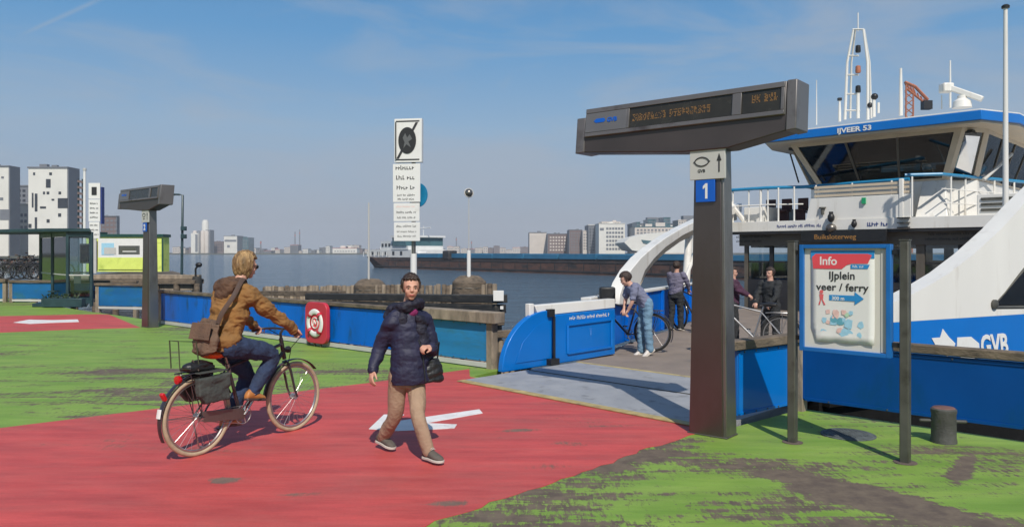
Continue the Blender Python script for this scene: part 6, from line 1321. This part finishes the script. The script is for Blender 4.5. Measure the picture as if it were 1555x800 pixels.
# ================================================================ far banks and buildings
def land(pts, z, nm):
    q = MB(); q.prism([V((x, y, z)) for x, y in pts], (0, 0, -3)); o = q.build(nm, 'land', smooth=False); o['kind'] = 'structure'; return o
land([(-520, 250), (-135, 258), (-150, 300), (-225, 430), (-420, 760), (-900, 760), (-900, 250)], .4, 'left_bank')
land([(-600, 1010), (-330, 985), (-60, 1030), (0, 1500), (-100, 2600), (-1400, 2600)], .6, 'far_bank')
land([(-60, 1500), (30, 1250), (30, 590), (180, 470), (900, 420), (900, 2600), (-100, 2600)], .6, 'right_bank')
def building(label, u0, u1, vt, d, depth, m, side=None, windows=None, vb=384.5, name='building', roof=None, wm_='bdark', yaw=0):
    c = P((u0+u1)/2, 383, d); t = thing(name, label, 'building', V((c.x, d, .5)))
    z1_ = P(0, vt, d).z; x0, x1 = P(u0, 0, d).x, P(u1, 0, d).x; z0_ = .3
    q = MB(); q.prism([V((x0, d, z0_)), V((x1, d, z0_)), V((x1, d, z1_)), V((x0, d, z1_))], (0, depth, 0)); q.build('wall', m, t)
    if side:
        fs_ = .002*depth
        if x0 > 0: q = MB(); q.prism([V((x0-.05, d+.05, z0_)), V((x0-.05, d+depth, z0_)), V((x0-.05, d+depth, z1_-.1)), V((x0-.05, d+.05, z1_-.1))], (-.4, 0, 0)); q.build('side_wall', side, t)
        else: q = MB(); q.prism([V((x1+.05, d+.05, z0_)), V((x1+.05, d+depth, z0_)), V((x1+.05, d+depth, z1_-.1)), V((x1+.05, d+.05, z1_-.1))], (.4, 0, 0)); q.build('side_wall', side, t)
    q = MB(); q.prism([V((x0-.3, d-.3, z1_+.01)), V((x1+.3, d-.3, z1_+.01)), V((x1+.3, d+depth+.3, z1_+.01)), V((x0-.3, d+depth+.3, z1_+.01))], (0, 0, .5)); q.build('roof', roof or side or m, t)
    rc = random.Random(int(u0*7+d)); wd_ = x1-x0
    for _ in range(2):
        cx = rc.uniform(x0+wd_*.2, x1-wd_*.2); s_ = wd_*rc.uniform(.06, .13); q = MB(); q.box((cx, d+depth*.4, z1_+.5+s_*.35), s_*1.6, s_, s_*.7); q.build('roof_box', side or m, t)
    if windows:
        for (a, b, v0, v1) in windows:
            fr = MB(); p0, p1 = P(a, v1, d), P(b, v0, d); fr.prism([V((p0.x, d-.12, p0.z)), V((p1.x, d-.12, p0.z)), V((p1.x, d-.12, p1.z)), V((p0.x, d-.12, p1.z))], (0, .3, 0)); fr.build('window', wm_, t, smooth=False)
    return t
def grid(u0, u1, n, v0, v1, m_, fw=.6, fh=.5):
    W_ = []; du = (u1-u0)/n; dv = (v1-v0)/m_
    for i in range(n):
        for j in range(m_): W_.append((u0+du*(i+.5-fw/2), u0+du*(i+.5+fw/2), v0+dv*(j+.5-fh/2), v0+dv*(j+.5+fh/2)))
    return W_
# white towers on the left bank
w1 = [(50.5, 53.5, 262, 266), (75, 79, 262, 266), (70, 77, 272, 285), (65.5, 68.5, 291, 295), (71, 75, 291, 295), (89, 93, 291, 295), (78.5, 82.5, 302, 304.5), (88, 103, 301, 316), (88.5, 93, 324, 329), (48.5, 51, 293, 315), (53, 57, 294, 321), (61, 70, 313.5, 316.5), (71, 75.5, 333, 338), (53, 56.5, 330, 350), (43.5, 48, 340, 346), (60, 64, 356, 360), (80, 84, 350, 354)]
building('white tower block with scattered square windows, tallest on the left bank', 43, 102, 255.5, 270, 7, 'bw', side='bgrey', windows=w1)
building('white tower block with grey flank cut by the left edge of the view', -30, 13, 253.5, 285, 6, 'bw', side='bgrey', windows=[(0, 5, 300, 304), (-15, -8, 280, 286), (-20, -14, 310, 318), (0, 14, 318, 334), (2, 6, 268, 271)], wm_='bgrey')
building('dark grey block between the two white towers', 24, 44, 283, 330, 20, 'bgrey', side='bgrey', windows=grid(26, 40, 2, 286, 330, 6))
building('low cream building in front of the dark grey block', 22, 44, 311, 300, 12, 'bcream', windows=grid(24, 42, 3, 322, 350, 3), wm_='bgrey')
building('grey glass office block right of the tall white tower', 153, 176, 329, 400, 3, 'bbrown', side='bgrey', windows=grid(154, 179, 4, 332, 358, 4), wm_='bgrey')
# silo group
sl = thing('silo', 'white grain silo with a tall round tower on the far bank left of the cyclist', 'silo', V((P(304, 0, 1010).x, 1010, .5)))
def fb_(u0, u1, v0, v1, d, dep, m, nm, par):
    q = MB(); p0, p1 = P(u0, v1, d), P(u1, v0, d); q.prism([V((p0.x, d, p0.z)), V((p1.x, d, p0.z)), V((p1.x, d, p1.z)), V((p0.x, d, p1.z))], (0, dep, 0)); return q.build(nm, m, par)
for k in range(4):
    c = P(294+k*6.0, 383, 1010); q = MB(); q.lathe(V((c.x, 1014, .5)), [(2.7, 0), (2.7, P(0, 352, 1010).z-.5), (1.5, P(0, 350, 1010).z-.5)], 16); q.build('silo_cell', 'bcream' if k != 1 else 'bgrey', sl)
c = P(309, 383, 1018); q = MB(); q.lathe(V((c.x, 1024, .5)), [(4.4, 0), (4.4, P(0, 338, 1018).z-.5), (3, P(0, 334, 1018).z-.5), (.2, P(0, 333.5, 1018).z-.5)], 20); q.build('tower', 'bw', sl)
fb_(290, 301, 354, 384.3, 1008, 8, 'bw', 'wall', sl); fb_(312, 319, 349, 384.3, 1016, 14, 'bgrey', 'wall', sl); fb_(296.5, 300, 356, 382, 1007.4, .5, 'bgrey', 'window', sl)
building('white block right of the silo on the far bank', 340, 360, 358.5, 1040, 24, 'bw', side='bgrey', windows=[(341, 359, 364, 367), (345, 349, 372, 376)], wm_='bgrey')
building('teal grey block behind the white block on the far bank', 360.5, 377, 361, 1060, 24, 'bteal', windows=grid(361, 376, 4, 363, 382, 4), wm_='bgrey')
building('low brown red warehouse between silo and white block', 322, 339, 367, 1050, 20, 'bbrown', windows=grid(323, 338, 4, 369, 382, 3))
r_ = random.Random(77)
adj = ['pale', 'brick', 'grey', 'white', 'brown', 'cream']
def row(u0, u1, d, vmin, vmax, tagtxt, ln=None):
    u = u0; k = 0
    while u < u1:
        w_ = r_.uniform(4, 13); v = r_.uniform(vmin, vmax); m = r_.choice(['bw', 'bcream', 'bbrown', 'bgrey', 'bcream', 'bgrey']); nm = {'bw': 'white', 'bcream': 'cream', 'bbrown': 'brown', 'bgrey': 'grey'}[m]
        c = P(u+w_/2, 383, d)
        key = (nm, tagtxt); CNT[key] = CNT.get(key, 0)+1
        t = building('%s low %s building from the left on the far bank, %s' % (ORD[CNT[key]-1], nm, tagtxt), u, u+w_*.96, v, d+r_.uniform(0, 60), 18, m, roof=r_.choice(['bgrey', 'bgrey', 'bred', 'bbrown']), windows=grid(u+.6, u+w_*.96-.6, max(2, int(w_/2.5)), v+1.2, 383, 2 if v > 374 else 3), wm_='bgrey' if m != 'bgrey' else 'bdark'); t['group'] = 'low buildings along the hazy far bank'; k += 1
        u += w_*r_.choice([1.0, 1.0, 1.25])
CNT = {}; ORD = ['first', 'second', 'third', 'fourth', 'fifth', 'sixth', 'seventh', 'eighth', 'ninth', 'tenth', 'eleventh', 'twelfth', 'thirteenth', 'fourteenth', 'fifteenth', 'sixteenth', 'seventeenth', 'eighteenth', 'nineteenth', 'twentieth']+['further']*9
FB_desc = {'bw': 'white', 'bcream': 'cream', 'bbrown': 'brown', 'bgrey': 'grey'}
row(262, 289, 1060, 373, 380, 'left of the silo'); row(378, 560, 1120, 372, 381, 'between cyclist and sign mast'); row(560, 798, 1160, 373, 381, 'right of the sign mast')
building('long white hall with red roof on the far bank left of the barge', 505, 542, 377, 1080, 20, 'bw', roof='bred', windows=grid(507, 540, 8, 380, 383, 1), wm_='bgrey')
# hazy chimneys and cranes
for u, v, d, lb_ in ((448, 352, 1500, 'faint slim chimney on the horizon above the cyclist\'s handlebar'), (455, 348, 1500, 'faint taller chimney beside the slim one on the horizon'), (396, 366, 1200, 'faint short mast on the far bank right of the cyclist\'s head'), (693, 360, 1500, 'thin chimney on the far bank right of the sign mast'), (716, 366, 1500, 'second thin chimney on the far bank right of the sign mast')):
    c = P(u, 383, d); t = thing('chimney', lb_, 'chimney', V((c.x, d, .5))); q = MB(); q.lathe(V((c.x, d, .5)), [(1.3, 0), (.9, P(0, v, d).z-.5)], 10); q.build('stack', 'bgrey', t); q = MB(); q.lathe(V((c.x, d, P(0, v, d).z*.8)), [(1.15, 0), (1.1, 3)], 10); q.build('band', 'bred', t)
# right bank
building('cream slab block with grey flank, leftmost tower behind the barge', 804, 830, 353.5, 640, 25, 'bcream', side='bgrey', windows=grid(806, 829, 5, 356, 382, 6, .5, .35), wm_='bcream')
building('grey-brown block with arched windows behind the barge', 832, 862, 355.5, 620, 25, 'bbrown', side='bgrey', windows=grid(834, 860, 6, 358, 382, 5, .6, .5), wm_='bcream')
building('dark brown narrow tower behind the barge', 865, 884, 349.5, 600, 22, 'bbrown', side='bgrey', windows=grid(866, 883, 4, 352, 382, 7, .6, .45), wm_='bgrey')
building('slim pale tower between the brown tower and the white office block', 885, 893, 351, 590, 20, 'bcream', windows=grid(885.5, 892, 2, 354, 380, 6), wm_='bgrey')
building('grey tower with white roof slab left of the white office block', 893.5, 909, 342, 585, 30, 'bgrey', roof='bw', windows=grid(894, 908, 3, 346, 382, 8, .6, .4))
building('large white office block with rows of windows behind the barge', 909.5, 949, 340, 560, 30, 'bw', windows=grid(920, 947, 6, 344, 381, 6, .75, .55)+[(911, 917, 346, 350)], wm_='bgrey')
building('pale penthouse block on top of the white office block', 914, 942, 337.5, 575, 18, 'bcream', windows=grid(915, 941, 6, 338, 340, 1), wm_='bgrey')
ey = thing('white_hall', 'large white faceted hall with a slanting roof behind the ferry arch', 'building', V((P(1000, 0, 480).x, 480, .5)))
pts = [P(948, 368, 480), P(956, 361, 480), P(985, 354, 480), P(1110, 346, 480), P(1110, 384, 480), P(985, 384, 480), P(960, 380, 480)]
q = MB(); q.prism(pts, (0, 45, 0)); q.build('shell', 'bw', ey)
q = MB(); q.prism([P(974, 364, 479.6), P(992, 366, 479.6), P(986, 371, 479.6), P(977, 369, 479.6)], (0, .5, 0)); q.build('window', 'bteal', ey)
building('pale apartment terrace above the white hall, partly behind the ferry arch', 964, 1044, 345, 540, 25, 'bcream', roof='bteal', windows=grid(966, 1042, 14, 347, 356, 2, .6, .6), wm_='bgrey')
for u0, u1, v, lb_ in ((967, 972, 338, 'leftmost small roof block above the white hall'), (984, 996, 334, 'wide roof block above the white hall'), (1008, 1018, 331, 'tallest roof block above the white hall'), (1030, 1042, 335, 'roof block nearest the ferry arch above the white hall')): building(lb_, u0, u1, v, 560, 20, 'bteal' if u0 != 1030 else 'bcream', windows=grid(u0+.5, u1-.5, 3, v+1, v+9, 2), wm_='bgrey')
building('long pale terrace behind the teal roof blocks', 960, 1100, 340, 600, 25, 'bgrey', windows=grid(962, 1098, 20, 341, 350, 2, .5, .5), wm_='bw')
# orange crane far behind the wheelhouse
ct = thing('tower_crane', 'small orange crane jib rising above the blue wheelhouse roof', 'crane', V((P(1380, 0, 90).x, 90, 0)))
q = MB(); D_ = 90
for x in (1374, 1385): q.tube([P(x, 384, D_), P(x+2, 128, D_)], .10, 5)
for k in range(22): v = 380-k*11.5; q.tube([P(1374, v, D_), P(1386, v-10, D_)], .06, 4); q.tube([P(1386, v, D_), P(1374, v-10, D_)], .06, 4)
q.build('tower', 'cranered', ct)
q = MB(); q.tube([P(1374, 125, D_), P(1390, 132, D_), P(1409, 152, D_)], .18, 6); q.tube([P(1378, 136, D_), P(1406, 158, D_)], .12, 6)
for k in range(6): q.tube([P(1378+5*k, 128+4.5*k, D_), P(1381+5*k, 139+3.9*k, D_)], .1, 4)
q.build('jib', 'cranered', ct); q = MB(); q.box(P(1407, 160, D_), 1.0, .8, 1.0); q.build('hook_block', 'black', ct)

for o in COL.objects:
    if o.name.split('.')[0] in ('deck_lettering', 'fascia_lettering', 'small_lettering') or (o.name.split('.')[0] == 'lettering' and o.parent and o.parent.name.split('.')[0] in ('far_sign_mast', 'gate_panel', 'text_board')): o['kind'] = 'stuff'
# ================================================================ air
q = MB(); q.box((0, 1550, 58), 6600, 3900, 122)
hz_ = q.build('haze', 'bw', smooth=False); hz_['kind'] = 'stuff'
hm = bpy.data.materials.new('haze_air'); hm.use_nodes = True; hn = hm.node_tree; hn.nodes.clear()
ho = N(hn, 'ShaderNodeOutputMaterial'); hv = N(hn, 'ShaderNodeVolumePrincipled'); hv.inputs['Color'].default_value = (.86, .90, .96, 1); hv.inputs['Density'].default_value = 0.00032; hv.inputs['Anisotropy'].default_value = 0.0
hn.links.new(hv.outputs[0], ho.inputs['Volume']); hz_.data.materials.clear(); hz_.data.materials.append(hm)
